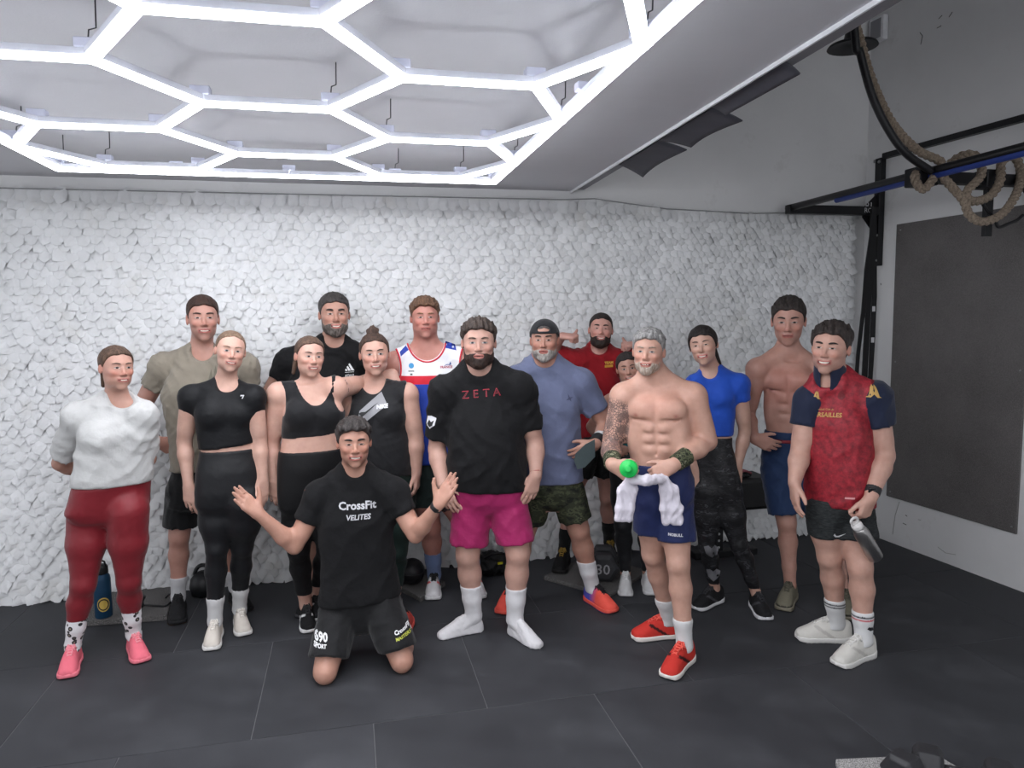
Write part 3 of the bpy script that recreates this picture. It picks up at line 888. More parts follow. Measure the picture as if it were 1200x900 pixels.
def make_shoe(P, name, toe, ankle, L, cols, foot=False, lift=0.0, label=None):
    """toe: floor point of the toe tip, ankle: ankle joint. Parts: upper with sole and laces"""
    toe = np.array(toe, float); d = ankle - toe; d[2] = 0
    y = nrm(-d); x = np.array([y[1], -y[0], 0])
    heel = toe - y * L; heel[2] = lift
    kind = 'foot' if foot else 'shoe'
    yy, w, h = shoe_fn(kind)
    zb = 0 if foot else .075
    def grid(hh):
        lo = np.minimum(heel, heel + y * L) - np.abs(x) * .17 * L - np.array([0, 0, .01]); hi = np.maximum(heel, heel + y * L) + np.abs(x) * .17 * L + np.array([0, 0, .42 * L])
        return Field(lo, hi, hh)
    def loc(X, Y, Z):
        px, py = X - f32(heel[0]), Y - f32(heel[1])
        return (px * f32(x[0]) + py * f32(x[1])) / f32(L), (px * f32(y[0]) + py * f32(y[1])) / f32(L), (Z - f32(heel[2])) / f32(L) + 0 * px
    G = grid(.0068)
    sl = tuple(slice(0, n) for n in G.v.shape); X, Y, Z = G.xyz(sl)
    a, b, c = loc(X, Y, Z)
    W = np.interp(b, yy, w).astype(f32); H = np.interp(b, yy, h).astype(f32)
    cen = .018 * np.sin((b - .3) * 4)
    e = (np.abs(a - cen) / W) ** 2.4 + (np.maximum(c, 0) / H) ** 2.6
    d0 = (np.maximum(e, 1e-6) ** (1 / 2.5) - 1) * W * .8
    d0 = np.maximum(d0, -c + (zb if not foot else .004)); d0 = np.maximum(d0, np.maximum(-b, b - 1))
    G.v = (d0 * L).astype(f32)
    if foot: G.wrinkle(.0015, .04, 3)
    V, F = G.mesh()
    def ucol(V):
        q = V - heel; b = (q @ y) / L; a = (q @ x) / L; c = q[:, 2] / L
        C = np.tile(lin(cols['upper']), (len(V), 1))
        if 'upper2' in cols:
            t = np.clip((cols.get('mix', .45) - b) / .25 + .5, 0, 1)[:, None]; C = C * (1 - t) + lin(cols['upper2']) * t
        if 'toe' in cols:
            t = (b > .80)[:, None] & (c < .13)[:, None]; C = np.where(t, lin(cols['toe']), C)
        if 'tongue' in cols:
            t = ((np.abs(a) < .055) & (b > .30) & (b < .66) & (c > .17))[:, None]; C = np.where(t, lin(cols['tongue']), C)
        if 'collar' in cols:
            t = ((c > .30) & (b < .42))[:, None]; C = np.where(t, lin(cols['collar']), C)
        if 'side' in cols:
            t = ((np.abs(a) > .07) & (np.abs((b - .45) - (c - .16) * 1.5) < .05))[:, None]; C = np.where(t, lin(cols['side']), C)
        if 'toes' in cols:
            t = ((b > .88))[:, None]; C = np.where(t, lin(cols['toes']) , C)
        return C
    up = build_mesh(name, V, F, P.base, cloth('shoe knit', (0, 0, 0), .75, .08, .5, 0, 500, attr=True), P.root, ucol, 1)
    if foot: return up
    G = grid(.0068)
    W = np.interp(b, yy, w).astype(f32) * 1.09
    th = .098 + .05 * np.clip((.25 - b) / .25, 0, 1) + .012 * np.clip((b - .8) / .2, 0, 1)
    lo = .035 * np.clip((b - .82) / .18, 0, 1) ** 2
    d0 = np.maximum(np.maximum((np.abs(a - cen) - W) * .9, c - th), lo - c); d0 = np.maximum(d0, np.maximum(-.012 - b, b - 1.012))
    G.v = (d0 * L).astype(f32)
    V, F = G.mesh()
    def scol(V):
        c = (V[:, 2] - heel[2]) / L; b_ = ((V - heel) @ y) / L
        C = np.tile(lin(cols['sole']), (len(V), 1))
        C[c < .028] = lin(cols.get('tread', (40, 40, 42)))
        return C
    build_mesh('sole', V, F, P.base, cloth('sole foam', (0, 0, 0), .6, .04, .1, 0, 300, attr=True), up, scol)
    m = MB()
    def pt(a_, b_, up_=.012): return heel + L * (a_ * x + b_ * y) + np.array([0, 0, L * (np.interp(b_, yy, h) * (1 - min(1, abs(a_) / np.interp(b_, yy, w)) ** 2.4) ** (1 / 2.6) + up_ - .004)]) - P.base
    for i, b_ in enumerate((.40, .46, .52, .58, .64)):
        ww = .062 - .004 * i
        m.tube([pt(-ww, b_), pt(-ww * .4, b_ + .02), pt(ww * .4, b_ + .03), pt(ww, b_ + .045)], .0035, 5); m.tube([pt(ww, b_), pt(ww * .4, b_ + .02), pt(-ww * .4, b_ + .03), pt(-ww, b_ + .045)], .0035, 5)
    for s in (-1, 1):
        m.tube([pt(0, .40, .02), pt(s * .05, .42, .045), pt(s * .095, .46, .03), pt(s * .06, .49, .025), pt(0, .42, .02)], .0034, 5)
        m.tube([pt(0, .40, .02), pt(s * .04, .47, .03), pt(s * .08, .55, .022)], .0032, 5)
    m.build('laces', plain('laces %d %d %d' % cols['lace'], cols['lace'], .85), up)
    return up

# ------------------------------------------------------------------ the figure
def make_person(sp):
    P = Person(); P.sp = sp
    D = sp['D']; fem = sp.get('fem', False); bulk = sp.get('bulk', 1.0)
    cx = np.mean([r[1] + r[2] for r in sp['torso']]) / 2
    mid = at(cx, sp['torso'][-1][0], D)
    P.base = np.array([mid[0], mid[1], 0.0])
    P.v0 = nrm(np.array([CC[0] - mid[0], CC[1] - mid[1], 0])); P.u0 = np.array([-P.v0[1], P.v0[0], 0])
    if P.u0 @ RH < 0: P.u0 = -P.u0
    yaw = math.radians(sp.get('yaw', 0))
    P.fwd = P.v0 * math.cos(yaw) + P.u0 * math.sin(yaw); P.lat = P.u0 * math.cos(yaw) - P.v0 * math.sin(yaw)
    P.root = empty('person', P.base, sp['label'], 'person', 'people posing for the group photo')
    pxm = depth(mid) / CAM_F                                     # metres per pixel at this depth
    def pt(q): return at(q[0], q[1], D + (q[2] if len(q) > 2 else 0))
    # ---- head frame
    hd = sp['head']; tx, tt_, tb_ = hd['tc']; hf_ = hd.get('hf', .06)
    hs = (tb_ - tt_) * (1 - hf_) * pxm / 2
    hc = at(tx, tt_ + (tb_ - tt_) * (hf_ + (1 - hf_) / 2), D + hd.get('dd', -.03))
    hy, hp, ht = [math.radians(hd.get(k, 0)) for k in ('yaw', 'pitch', 'tilt')]
    hf = P.v0 * math.cos(hy) + P.u0 * math.sin(hy); hr = P.u0 * math.cos(hy) - P.v0 * math.sin(hy)
    hf2 = hf * math.cos(hp) - UZ * math.sin(hp); hu = UZ * math.cos(hp) + hf * math.sin(hp)
    hr2 = hr * math.cos(ht) - hu * math.sin(ht); hu2 = hu * math.cos(ht) + hr * math.sin(ht)
    HR = np.stack([hr2, hf2, hu2])
    P.HR, P.hc, P.hs = HR, hc, hs
    def H2W(a, b, c): return hc + hs * (a * HR[0] + b * HR[1] + c * HR[2])
    def W2H(V): return ((V - hc) @ HR.T) / hs
    def hloc(X, Y, Z):
        px, py, pz = X - f32(hc[0]), Y - f32(hc[1]), Z - f32(hc[2])
        return tuple((px * f32(HR[i][0]) + py * f32(HR[i][1]) + pz * f32(HR[i][2])) / f32(hs) for i in range(3))
    fo = hd.get('face', {})
    hlo, hhi = hc - hs * 1.35, hc + hs * 1.35
    head_p = Pr('head', hc - hs * 1.15, hc + hs * 1.15, lambda X, Y, Z: head_d(*hloc(X, Y, Z), fo) * f32(hs))
    # ---- joints
    nb = pt(sp['neck'])
    nb = nb - P.fwd * .0
    arms = sp['arms']; A = {}
    for s in 'LR':
        a = arms[s]; A[s] = [pt(a[0]), pt(a[1]), pt(a[2])]
        off = ((a[0][0] - sp['neck'][0]) * pxm) * math.sin(yaw)
        A[s][0] = pt((a[0][0], a[0][1], (a[0][2] if len(a[0]) > 2 else 0) + off)); A[s][1] = pt((a[1][0], a[1][1], (a[1][2] if len(a[1]) > 2 else 0) + off * .6))
    sz = (A['L'][0][2] + A['R'][0][2]) / 2
    P.A, P.nb, P.D, P.pxm = A, nb, D, pxm
    ease = sp.get('ease', .014)
    # ---- torso loft from measured outline rows (garment outline), top to bottom
    def rowset(shrink):
        R = []
        n = len(sp['torso'])
        for i, r in enumerate(sp['torso']):
            c = at((r[1] + r[2]) / 2, r[0], D); hw = (r[2] - r[1]) / 2 * pxm
            f, b = (r[3], r[4]) if len(r) > 4 else (hw * (.62 if i < n - 2 else .52), hw * .56)
            if fem and i >= n - 3: f = min(f, (.104, .096, .100)[i - n + 3])
            if i == n - 1: hw *= .86; f *= .82; b *= .9
            R.append([c[0], c[1], c[2], max(hw - shrink, .03), max(f - shrink, .03), max(b - shrink, .03)])
        e_ = R[-1]; R.append([e_[0], e_[1], e_[2] - .028, e_[3] * .55, e_[4] * .5, e_[5] * .55])
        sc = (A['L'][0] + A['R'][0]) / 2; shw = np.linalg.norm((A['L'][0] - A['R'][0])[:2]) / 2
        top = [sc[0], sc[1], sz + .028 - shrink * .6, shw * .62 - shrink, .066 - shrink, .080 - shrink]
        R.insert(0, [nb[0] * .5 + sc[0] * .5, nb[1] * .5 + sc[1] * .5, sz + .045 - shrink * .6, shw * .40 - shrink, .050 - shrink, .060 - shrink])
        R.insert(1, top)
        return R
    P.rows0 = np.array(sorted(rowset(0), key=lambda r: r[2]))
    def tp(dx, py, f):
        z = at(tcx, py, D)[2]; R0 = P.rows0
        c = np.array([np.interp(z, R0[:, 2], R0[:, 0]), np.interp(z, R0[:, 2], R0[:, 1]), z])
        return c + P.lat * dx + P.fwd * f
    tcx = cx; P.tp = tp; P.front = lambda py: float(np.interp(at(tcx, py, D)[2], P.rows0[:, 2], P.rows0[:, 4]))
    g = bulk * (.90 if fem else 1.0)
    ag, lg = g * sp.get('arm', 1.0), g * sp.get('leg', 1.0)
    body = []                                                   # (primitive, blend)
    T = loft(rowset(ease), P.lat, P.fwd, 2.25)
    body.append((T, .03))
    neck0 = H2W(0, -.16, -.42)
    nr = sp.get('neck_r', .050 if fem else .060)
    body.append((rc(neck0, nb + P.fwd * -.05 + UZ * .01, nr, nr * 1.05), .03))
    for s in 'LR':
        S = A[s][0]
        body.append((rc(nb - P.fwd * .025 + UZ * .012 + (S - nb) * .12, S + UZ * .004, nr * 1.0, .050 * ag), .04))
        body.append((ell(S, np.array([.062, .062, .068]) * ag), .03))
    bust = None
    if fem and sp.get('bust', 1):
        bz = at(0, sp.get('bust_y', sp['torso'][1][0]), D)[2]
        cc = np.array(rowset(0)[3][:2]); bw = rowset(0)[3][3]
        bust = []
        for s in (-1, 1):
            c = np.array([cc[0], cc[1], bz]) + P.lat * s * bw * .48 + P.fwd * (rowset(0)[3][4] * .55)
            bust.append((ell(c, np.array([.075, .065, .072]) * sp.get('bust', 1)), .035))
        body += bust
    P.arm = {}
    for s in 'LR':
        S, E, W = A[s]
        a = [(rc(S, E, .054 * ag, .040 * ag), .025), (rc(E, E + (W - E) * .3, .040 * ag, .0435 * ag), .02), (rc(E + (W - E) * .3, W, .0435 * ag, .0275 * ag), .02)]
        up = nrm(E - S)
        a.append((rc(S + (E - S) * .3 + P.fwd * .008, S + (E - S) * .75 + P.fwd * .008, .046 * ag, .042 * ag), .03))
        P.arm[s] = a; body += a
    fine = [(hc - hs * 1.08, hc + hs * 1.08, sp.get('hres', .0050))]
    for s in 'LR':
        h = arms[s][3] if len(arms[s]) > 3 else None
        if h:
            hw_ = A[s][2]; dr = V3(P, h[0]); pl = V3(P, h[1]); th = V3(P, h[2]); kw = h[3] if len(h) > 3 else {}
            size = (.172 if fem else .188) * sp.get('hand', 1.0)
            hp_ = hand_prims(hw_, dr, pl, th, size, **kw)
            body += hp_
            lo = np.min([q[0].lo for q in hp_], 0); hi = np.max([q[0].hi for q in hp_], 0)
            fine.append((lo, hi, .0062))
    # ---- legs
    P.leg = {}; P.ank = {}
    legs = sp['legs']
    for s in 'LR':
        l = legs[s]
        if l is None: continue
        Hh = pt(l[0])
        tr = l[4] if len(l) > 4 else (.086 if not fem else .095) * lg
        # keep the hip joint inside the pelvis outline
        R0 = P.rows0; cz = np.clip(Hh[2], R0[2, 2], R0[-1, 2])
        c0 = np.array([np.interp(cz, R0[:, 2], R0[:, 0]), np.interp(cz, R0[:, 2], R0[:, 1])])
        offl = (Hh[:2] - c0) @ P.lat[:2]; mx = max(.045, float(np.interp(cz, R0[:, 2], R0[:, 3])) - tr - max(ease, .010))
        if abs(offl) > mx: Hh[:2] -= P.lat[:2] * (offl - math.copysign(mx, offl))
        if sp.get('kneel'):
            K = l[1]; An = l[2]
        else:
            L = (.262 if fem else .292) * sp.get('foot', 1.0)
            fz = sp.get('fz', 0.0); toe = onz(*l[3], fz); a0 = onz(l[2][0], l[2][1], .095 + fz); yd = toe - a0; yd[2] = 0; yd = nrm(yd)
            An = toe - yd * L * .74; An[2] = .095 + fz
            An[:2] = An[:2] * .65 + a0[:2] * .35
            dk = (depth(Hh) + depth(An)) / 2 - .035 + (l[1][2] if len(l[1]) > 2 else 0)
            K = at(l[1][0], l[1][1], dk)
        P.ank[s] = An
        tr = l[4] if len(l) > 4 else (.086 if not fem else .095) * lg
        mid_ = Hh + (K - Hh) * .45
        a = [(rc(Hh, mid_, tr, tr * .88), .03), (rc(mid_, K, tr * .88, .056 * lg), .03)]
        ck = K + (An - K) * .32 - P.fwd * .014
        b = [(rc(K, ck, .052 * lg, .056 * lg), .025), (rc(ck, K + (An - K) * .7, .056 * lg, .041 * lg), .02), (rc(K + (An - K) * .7, An, .041 * lg, .036 * lg), .02)]
        kc = [(ell(K + P.fwd * .018, np.array([.042, .042, .050]) * lg), .02)]
        P.leg[s] = dict(H=Hh, K=K, A=An, thigh=a, shin=b, r=tr, lg=lg)
        body += a + b + kc
        if not sp.get('kneel'):
            dd = toe - An; dd[2] = 0; y = nrm(dd)
            P.leg[s]['toe'] = An * np.array([1, 1, 0]) + y * L * .74; P.leg[s]['L'] = L
            body.append((rc(An, An + y * L * .30 + np.array([0, 0, -.062]), .033 * lg, .020), .015))
    for q in sp.get('muscle', lambda P, pt: [])(P, pt): body.append(q)
    # ---- body mesh
    lo = np.min([q[0].lo for q in body] + [hlo], 0); hi = np.max([q[0].hi for q in body] + [hhi], 0)
    G = Field(lo, hi, sp.get('res', .0142), fine)
    for q, k in body: G.add(q, k)
    G.add(head_p, .02)
    for q, k in sp.get('carve', lambda P, pt: [])(P, pt): G.sub(q, k)
    V, F = G.mesh()
    skin = lin(sp['skin']); skin = skin * .74 + .26 * skin.mean() * np.array([1.06, .98, .96]); skin = skin * .90; P.skin = skin
    def scol(V):
        C = np.tile(skin, (len(V), 1)); q = W2H(V)
        inh = (np.abs(q) < 1.25).all(1)
        x, y, z = q[:, 0], q[:, 1], q[:, 2]; ax = np.abs(x)
        def blend(m, col):
            m = np.clip(m, 0, 1)[:, None]; C[:] = C * (1 - m) + np.asarray(col) * m
        red = skin * np.array([1.06, .74, .70])
        face = inh & (y > .1)
        fl_ = hd.get('flush', .5)
        blend(face * fl_ * (np.exp(-((ax - .36) / .20) ** 2 - ((z + .22) / .18) ** 2) + .8 * np.exp(-(ax / .12) ** 2 - ((z + .22) / .12) ** 2)), red)
        blend(inh * (ax > .62) * .5 * (np.abs(z) < .3), red)
        if hd.get('stubble', 0):
            blend(face * hd['stubble'] * np.clip((-.27 - z + .25 * (ax > .3) * (ax - .3)) / .06, 0, 1) * np.clip((z + 1.08) / .1, 0, 1) * (np.abs(z + .5) > .0), skin * np.array([.52, .50, .52]))
        sm = fo.get('smile', .6); zz = z - sm * .55 * ax * ax
        lip = (np.abs(zz + .51 + .015 * sm) < (.075 + .02 * sm)) * np.clip((.245 + .05 * sm - ax) / .04, 0, 1) * (y > .5)
        blend(face * lip * hd.get('lips', .65), lin(hd.get('lipc', (178, 92, 88))))
        mouth = (np.abs(zz + .508 + .015 * sm) < .018 + .02 * fo.get('open', .5)) * (ax < .2 + .05 * sm) * (y > .4)
        blend(face * mouth * .9, lin((70, 30, 30)))
        blend(face * .55 * np.exp(-((ax - .25) / .17) ** 2 - ((z - .015) / .05) ** 2), skin * np.array([.62, .52, .50]))
        if hd.get('scalp') is not None:
            zc = np.interp(y, *HLINE); blend(inh * np.clip((z - zc) / .05, 0, 1), lin(hd['scalp']))
        if 'paint' in sp: sp['paint'](P, pt, V, C, blend, skin)
        return C
    P.body = build_mesh('body', V, F, P.base, skin_mat(), P.root, scol, 1)
    ink = np.zeros(len(V))
    if 'ink' in sp: ink = sp['ink'](P, pt, V)
    setfloat(P.body.data, ink, 'Ink')
    bvh = BVHTree.FromPolygons([tuple(v) for v in V], [tuple(f) for f in F]); P.bvh = bvh
    # ---- eyes, eyebrows, teeth
    def surf(a, c, off=0.0):
        o = H2W(a, 2.0, c); r = bvh.ray_cast(Vector(o), Vector(-HR[1]))
        if r[0] is None: return H2W(a, .7 + off, c)
        return np.array(r[0]) + HR[1] * off * hs
    em_ = eye_mat()
    op = hd.get('eye', .75)
    for s in (-1, 1):
        vs, cs, fs = [], [], []
        nu, nv = 13, 6
        for j in range(nv + 1):
            for i in range(nu):
                t = i / (nu - 1) * 2 - 1; q = j / nv * 2 - 1
                hgt = .058 * op * (1 - abs(t) ** 2.2) + .004
                a = .25 * s + .132 * t; c = .058 + q * hgt + .012 * t * s * 0 - .01 * abs(t)
                p = surf(a, c, .008 + .022 * (1 - t * t) * (1 - q * q * .5))
                vs.append(p - P.base)
                rr = math.hypot(t * .132 + hd.get('gaze', 0) * .03, q * hgt * .9 - .004)
                if q > .6: col = lin((38, 26, 22))
                elif rr < .027: col = lin((14, 10, 10))
                elif rr < .056: col = lin(hd.get('iris', (70, 48, 36)))
                else: col = lin((196, 184, 178))
                cs.append(col)
        for j in range(nv):
            for i in range(nu - 1):
                a = j * nu + i; fs.append((a, a + 1, a + nu + 1, a + nu))
        me = mesh_np('eye', np.array(vs), np.array(fs)); setcol(me, np.array(cs)); link('eye', me, P.root, em_)
        # eyebrow
        m = MB(); bt = hd.get('brow', 1.0)
        pts = [surf(s * (.11 + .31 * t), .222 + .050 * math.sin(t * 2.2) - .03 * t * t + hd.get('browz', 0), .010) - P.base for t in np.linspace(0, 1, 9)]
        m.tube(pts, [hs * (.026 if fem else .036) * bt * r for r in (.55, .9, 1.1, 1.1, 1.05, 1.0, .85, .6, .25)], 6)
        m.build('eyebrow', P_hair(hd, True), P.root)
    if fo.get('open', .5) > .3:
        vs, fs = [], []
        sm = fo.get('smile', .6); nu = 13; wd = (.155 + .055 * sm); op_ = fo.get('open', .5)
        for j in range(3):
            for i in range(nu):
                t = i / (nu - 1) * 2 - 1
                zt = -.494 + sm * .55 * (wd * t) ** 2; zb = zt - (.012 + .062 * op_) * (1 - t ** 4)
                a = wd * t; c = zt + (zb - zt) * j / 2
                vs.append(H2W(a, .0, c)); 
        for k in range(len(vs)):
            a, _, c = W2H(vs[k][None])[0]
            y_ = max((W2H(surf(aa, cc2)[None])[0][1] for aa, cc2 in ((a, c), (a, c + .05), (a, c - .06))), default=.7)
            vs[k] = H2W(a, y_ - .012, c) - P.base
        for j in range(2):
            for i in range(nu - 1):
                a = j * nu + i; fs.append((a, a + 1, a + nu + 1, a + nu))
        link('teeth', mesh_np('teeth', np.array(vs), np.array(fs)), P.root, plain('teeth', (232, 226, 214), .3))
    # ---- hair, beard, cap
    def hairmesh(name, fn, mat, h=.0045, lo=None, hi=None, sm=1):
        G = Field(hc - hs * np.array([1.25] * 3) if lo is None else lo, hc + hs * np.array([1.4] * 3) if hi is None else hi, h)
        X, Y, Z = G.xyz(tuple(slice(0, n) for n in G.v.shape))
        G.v = (fn(*hloc(X, Y, Z)) * hs).astype(f32)
        V, F = G.mesh()
        return build_mesh(name, V, F, P.base, mat, P.root, None, sm)
    hr_ = hd.get('hair')
    hm_ = P_hair(hd)
    if hr_:
        hl = np.array(HLINE[1], float); hl[4:] += hr_.get('rec', 0); hl = np.where(np.arange(9) < 3, hl + hr_.get('nape', 0), hl)
        hl[3:6] += hr_.get('side_up', 0)
        st, tt = hr_.get('side', .045), hr_.get('top', .10)
        fuzz, frq, part = hr_.get('fuzz', .03), hr_.get('freq', 9.0), hr_.get('sweep', 0)
        sd = hr_.get('seed', 1)
        def fn(x, y, z):
            b_ = np.minimum(head_base(x, y, z, fo), 5)
            t = st + (tt - st) * np.clip((z - .25) / .45, 0, 1)
            if hr_.get('front', 0): t = t + hr_['front'] * np.clip((y - .0) / .5, 0, 1) * np.clip((z - .45) / .3, 0, 1)
            wv = np.sin(x * frq * 2.1 + sd + 2.0 * np.sin(y * 4 + sd)) * np.sin(y * frq * 1.1 + z * 6 + sd * 2) + .7 * np.sin(x * frq * 4.3 + y * 7 + sd * 3 + z * frq * 1.5) * np.sin(y * 9 + x * 4 + sd)
            t = t + fuzz * wv * np.clip((z + .1) / .5, .25, 1)
            zc = np.interp(y + part * x, HLINE[0], hl).astype(f32) + .03 * np.sin(x * 14 + sd) * (y > .2) - hr_.get('mid', 0) * np.exp(-(x / .25) ** 2) * (y > .2)
            d = np.maximum(b_ - t, (zc - z) * f32(.75))
            d = smax(d, -e3(np.abs(x), y, z, (.72, -.06, -.06), (.20, .17, .24)), .03) if hr_.get('ears', 1) else d
            for q in hr_.get('extra', ()):
                d = smin(d, q(x, y, z), .06)
            return d
        lo = hc - hs * np.array([1.3, 1.3, 1.3]); hi = hc + hs * np.array([1.45] * 3)
        if hr_.get('low'): lo[2] -= hs * hr_['low']
        hairmesh('hair', fn, hm_, .006, lo, hi)
    bd = hd.get('beard')
    if bd:
        tb = bd.get('t', .06)
        def fn(x, y, z):
            b_ = head_base(x, y, z, fo); ax = np.abs(x)
            zc = np.interp(y, [-.05, .08, .20, .42, .60, .9], [-.08, -.14, -.34, -.46, -.39, -.365]).astype(f32)
            zc = zc - .0 * ax
            t = tb * (.55 + (.45 + bd.get('chin', .5)) * np.clip((-.50 - z) / .35, 0, 1)) + .014 * np.sin(x * 23 + z * 9) * np.sin(y * 19 + z * 21)
            t = t + bd.get('extra', 0) * np.clip((y - .3) / .4, 0, 1) * np.clip((-.7 - z) / .2, 0, 1)
            d = np.maximum(b_ - t, z - zc); d = np.maximum(d, .02 - y); d = np.maximum(d, -1.12 - bd.get('long', 0) - z)
            zz = z - fo.get('smile', .6) * .55 * ax * ax
            d = smax(d, -e3(ax, y, zz, (0, .85, -.515), (.22 + .05 * fo.get('smile', .6), .5, .092 + .03 * fo.get('open', .5))), .03)
            return d
        hairmesh('beard', fn, hair_mat(sp['key'] + ' beard', bd['col'], bd.get('col2')), .005)
    if 'cap' in hd:
        def fn(x, y, z):
            b_ = head_base(x, y, z, fo)
            zc = np.interp(y, [-1, -.3, .3, .8], [-.05, .10, .36, .42]).astype(f32)
            d = np.maximum(b_ - .075, zc - z)
            d = smax(d, -e3(x, y, z, (0, .75, .58), (.33, .5, .17)), .03)
            d = np.maximum(d, -(b_ + .05))
            d = np.minimum(d, np.maximum(np.maximum(b_ - .085, -(b_ + .03)), np.maximum(.36 + 0 * z - z, z - .47)) + 1e3 * (y < -.2))
            return d
        hairmesh('cap', fn, cloth('cap cloth', (30, 30, 33)), .0042)
    P.H2W, P.W2H, P.pt, P.surf, P.A, P.nb, P.D, P.pxm, P.ease, P.g, P.ag, P.T = H2W, W2H, pt, surf, A, nb, D, pxm, ease, g, ag, T
    P.rowset, P.bust, P.nr = rowset, bust, nr
    P.garments = []
    return P

def eye_mat():
    if 'eye' in _M: return _M['eye']
    m, nt, b = new_mat('eye'); a = N(nt, 'ShaderNodeAttribute', attribute_name='Col')
    nt.links.new(a.outputs[0], b.inputs['Base Color']); b.inputs['Roughness'].default_value = .2
    _M['eye'] = m; return m
def P_hair(hd, brow=False):
    c = hd.get('browc', hd.get('hc', (40, 30, 25))) if brow else hd.get('hc', (40, 30, 25))
    c2 = None if brow else hd.get('hc2')
    return hair_mat('hair %d %d %d %s' % (c[0], c[1], c[2], c2), c, c2)

# ------------------------------------------------------------------ clothes
def garment(P, name, prims, mat, clips=(), subs=(), h=.0097, wr=(.0035, .09, 1), cfn=None, parent=None, sm=1, label=None):
    lo = np.min([q[0].lo - q[2] for q in prims], 0); hi = np.max([q[0].hi + q[2] for q in prims], 0)
    G = Field(lo, hi, h)
    for q, k, i in prims: G.add(q, k, i)
    if wr and wr[0] > 0: G.wrinkle(*wr)
    for p, n in clips: G.cut(p, n)
    for q, k in subs: G.sub(q, k)
    V, F = G.mesh()
    if len(F) == 0: return None
    o = build_mesh(name, V, F, P.base, mat, parent or P.root, cfn, sm)
    o_b = BVHTree.FromPolygons([tuple(v) for v in V], [tuple(f) for f in F])
    P.garments.append((o, o_b)); P.last = (o, o_b)
    if label: o['label'] = label
    return o

def neck_hole(P, r, low, fw=.02):
    """opening around the neck: a tilted fat cone; low = how far the front dips below the pit of the neck"""
    top = P.H2W(0, -.05, -.75) + UZ * .05
    return rc(P.nb + P.fwd * (fw + .035) + UZ * (.8 * r - low), top, r * .80, r * 1.0)

def tee(P, mat, hem, sleeve=.55, loose=.062, hole=(.078, .03), name='t_shirt', hem_tilt=(0, 0), ease=None, wr=(.0045, .10, 3), cfn=None, split=False, sleeve_r0=None, h=.0097, smat=None):
    """T-shirt: torso loft, shoulders, sleeves ending part-way down the upper arm; hem = picture (x, y) of the hem middle"""
    e = P.ease if ease is None else ease
    sp = P.sp
    pr = [(loft(P.rowset(-.006), P.lat, P.fwd, 2.3), .03, 0.0)]
    if P.bust: pr += [(q, k, e * .5) for q, k in P.bust]
    pr.append((ell(P.nb - P.fwd * .05 + UZ * .01, np.ones(3) * P.nr * 1.05), .04, e))
    slv = []
    for s in 'LR':
        S, E, W = P.A[s]
        pr.append((rc(P.nb - P.fwd * .025 + UZ * .008 + (S - P.nb) * .12, S + UZ * .004, P.nr * .95, .050 * P.ag), .05, e + .004))
        T = S + (E - S) * (sleeve if not isinstance(sleeve, dict) else sleeve[s])
        n = nrm(E - S)
        r0 = sleeve_r0 or .060 * P.ag + e * .7
        q = rc(S, T + n * .10, r0, (loose if not isinstance(loose, dict) else loose[s])).clip(T, n)
        slv.append((q, .035, 0.0))
        pr_sh = (ell(S, np.array([.062, .062, .068]) * P.ag), .03, e * .9)
        pr.append(pr_sh)
    hp = at(hem[0], hem[1], P.D)
    hn = nrm(-UZ + P.lat * hem_tilt[0] + P.fwd * hem_tilt[1])
    clips = [(hp, hn)]
    nh = neck_hole(P, *hole)
    if not split:
        o = garment(P, name, pr + slv, mat, clips, [(nh, .008)], h, wr, cfn)
        P.shirt = P.last; return o
    o = garment(P, name, pr, mat, clips, [(nh, .008)], h, wr, cfn)
    keep = P.last
    for i, (q, k, i_) in enumerate(slv):
        s = 'LR'[i]
        garment(P, 'sleeve', [(q, k, .004), (ell(P.A[s][0], np.array([.062, .062, .068]) * P.ag), .03, e * .9 + .004)], smat, (), (), h, wr, None, o)
    P.shirt = keep
    return o

def shorts(P, mat, top, hems, loose=.10, wr=(.004, .10, 5), ease=.012, name='shorts', cfn=None, h=.0097, tilt=0.0):
    """top: picture y of the waist; hems: fraction of the thigh covered per leg"""
    rows = P.rowset(min(.008, P.ease - .0095))
    zt = at(0, top, P.D)[2]
    rows = [r for r in rows if r[2] < zt + .10]
    pr = [(loft(rows, P.lat, P.fwd, 2.3), .03, 0.0)] if len(rows) > 1 else []
    for s in 'LR':
        if s not in P.leg: continue
        l = P.leg[s]; Hh, K = l['H'], l['K']; n = nrm(K - Hh)
        fr = hems[s] if isinstance(hems, dict) else hems
        T = Hh + (K - Hh) * fr
        lo_ = loose[s] if isinstance(loose, dict) else loose
        pr.append((rc(Hh, T + n * .12, l['r'] + .009, lo_).clip(T, nrm(n + np.array([0, 0, -.6]))), .012, 0.0))
    o = garment(P, name, pr, mat, [(np.array([P.base[0], P.base[1], zt]), UZ)], (), h, wr, cfn)
    P.short = P.last; return o

def leggings(P, mat, top, hem_z, ease=.004, name='leggings', cfn=None, wr=(.0012, .07, 2), h=.0097):
    rows = P.rowset(min(.003, P.ease - .009))
    zt = at(0, top, P.D)[2]
    rows = [r for r in rows if r[2] < zt + .12]
    pr = [(loft(rows, P.lat, P.fwd, 2.25), .03, 0.0)]
    for s in 'LR':
        if s not in P.leg: continue
        l = P.leg[s]
        hz = hem_z[s] if isinstance(hem_z, dict) else hem_z
        for q, k in l['thigh'] + l['shin'] + [(ell(l['K'] + P.fwd * .018, np.array([.042, .042, .050]) * l['lg']), .02)]:
            pr.append((q.clip((0, 0, hz), (0, 0, -1)), k, ease))
    o = garment(P, name, pr, mat, [(np.array([P.base[0], P.base[1], zt]), UZ)], (), h, wr, cfn)
    P.short = P.last; return o

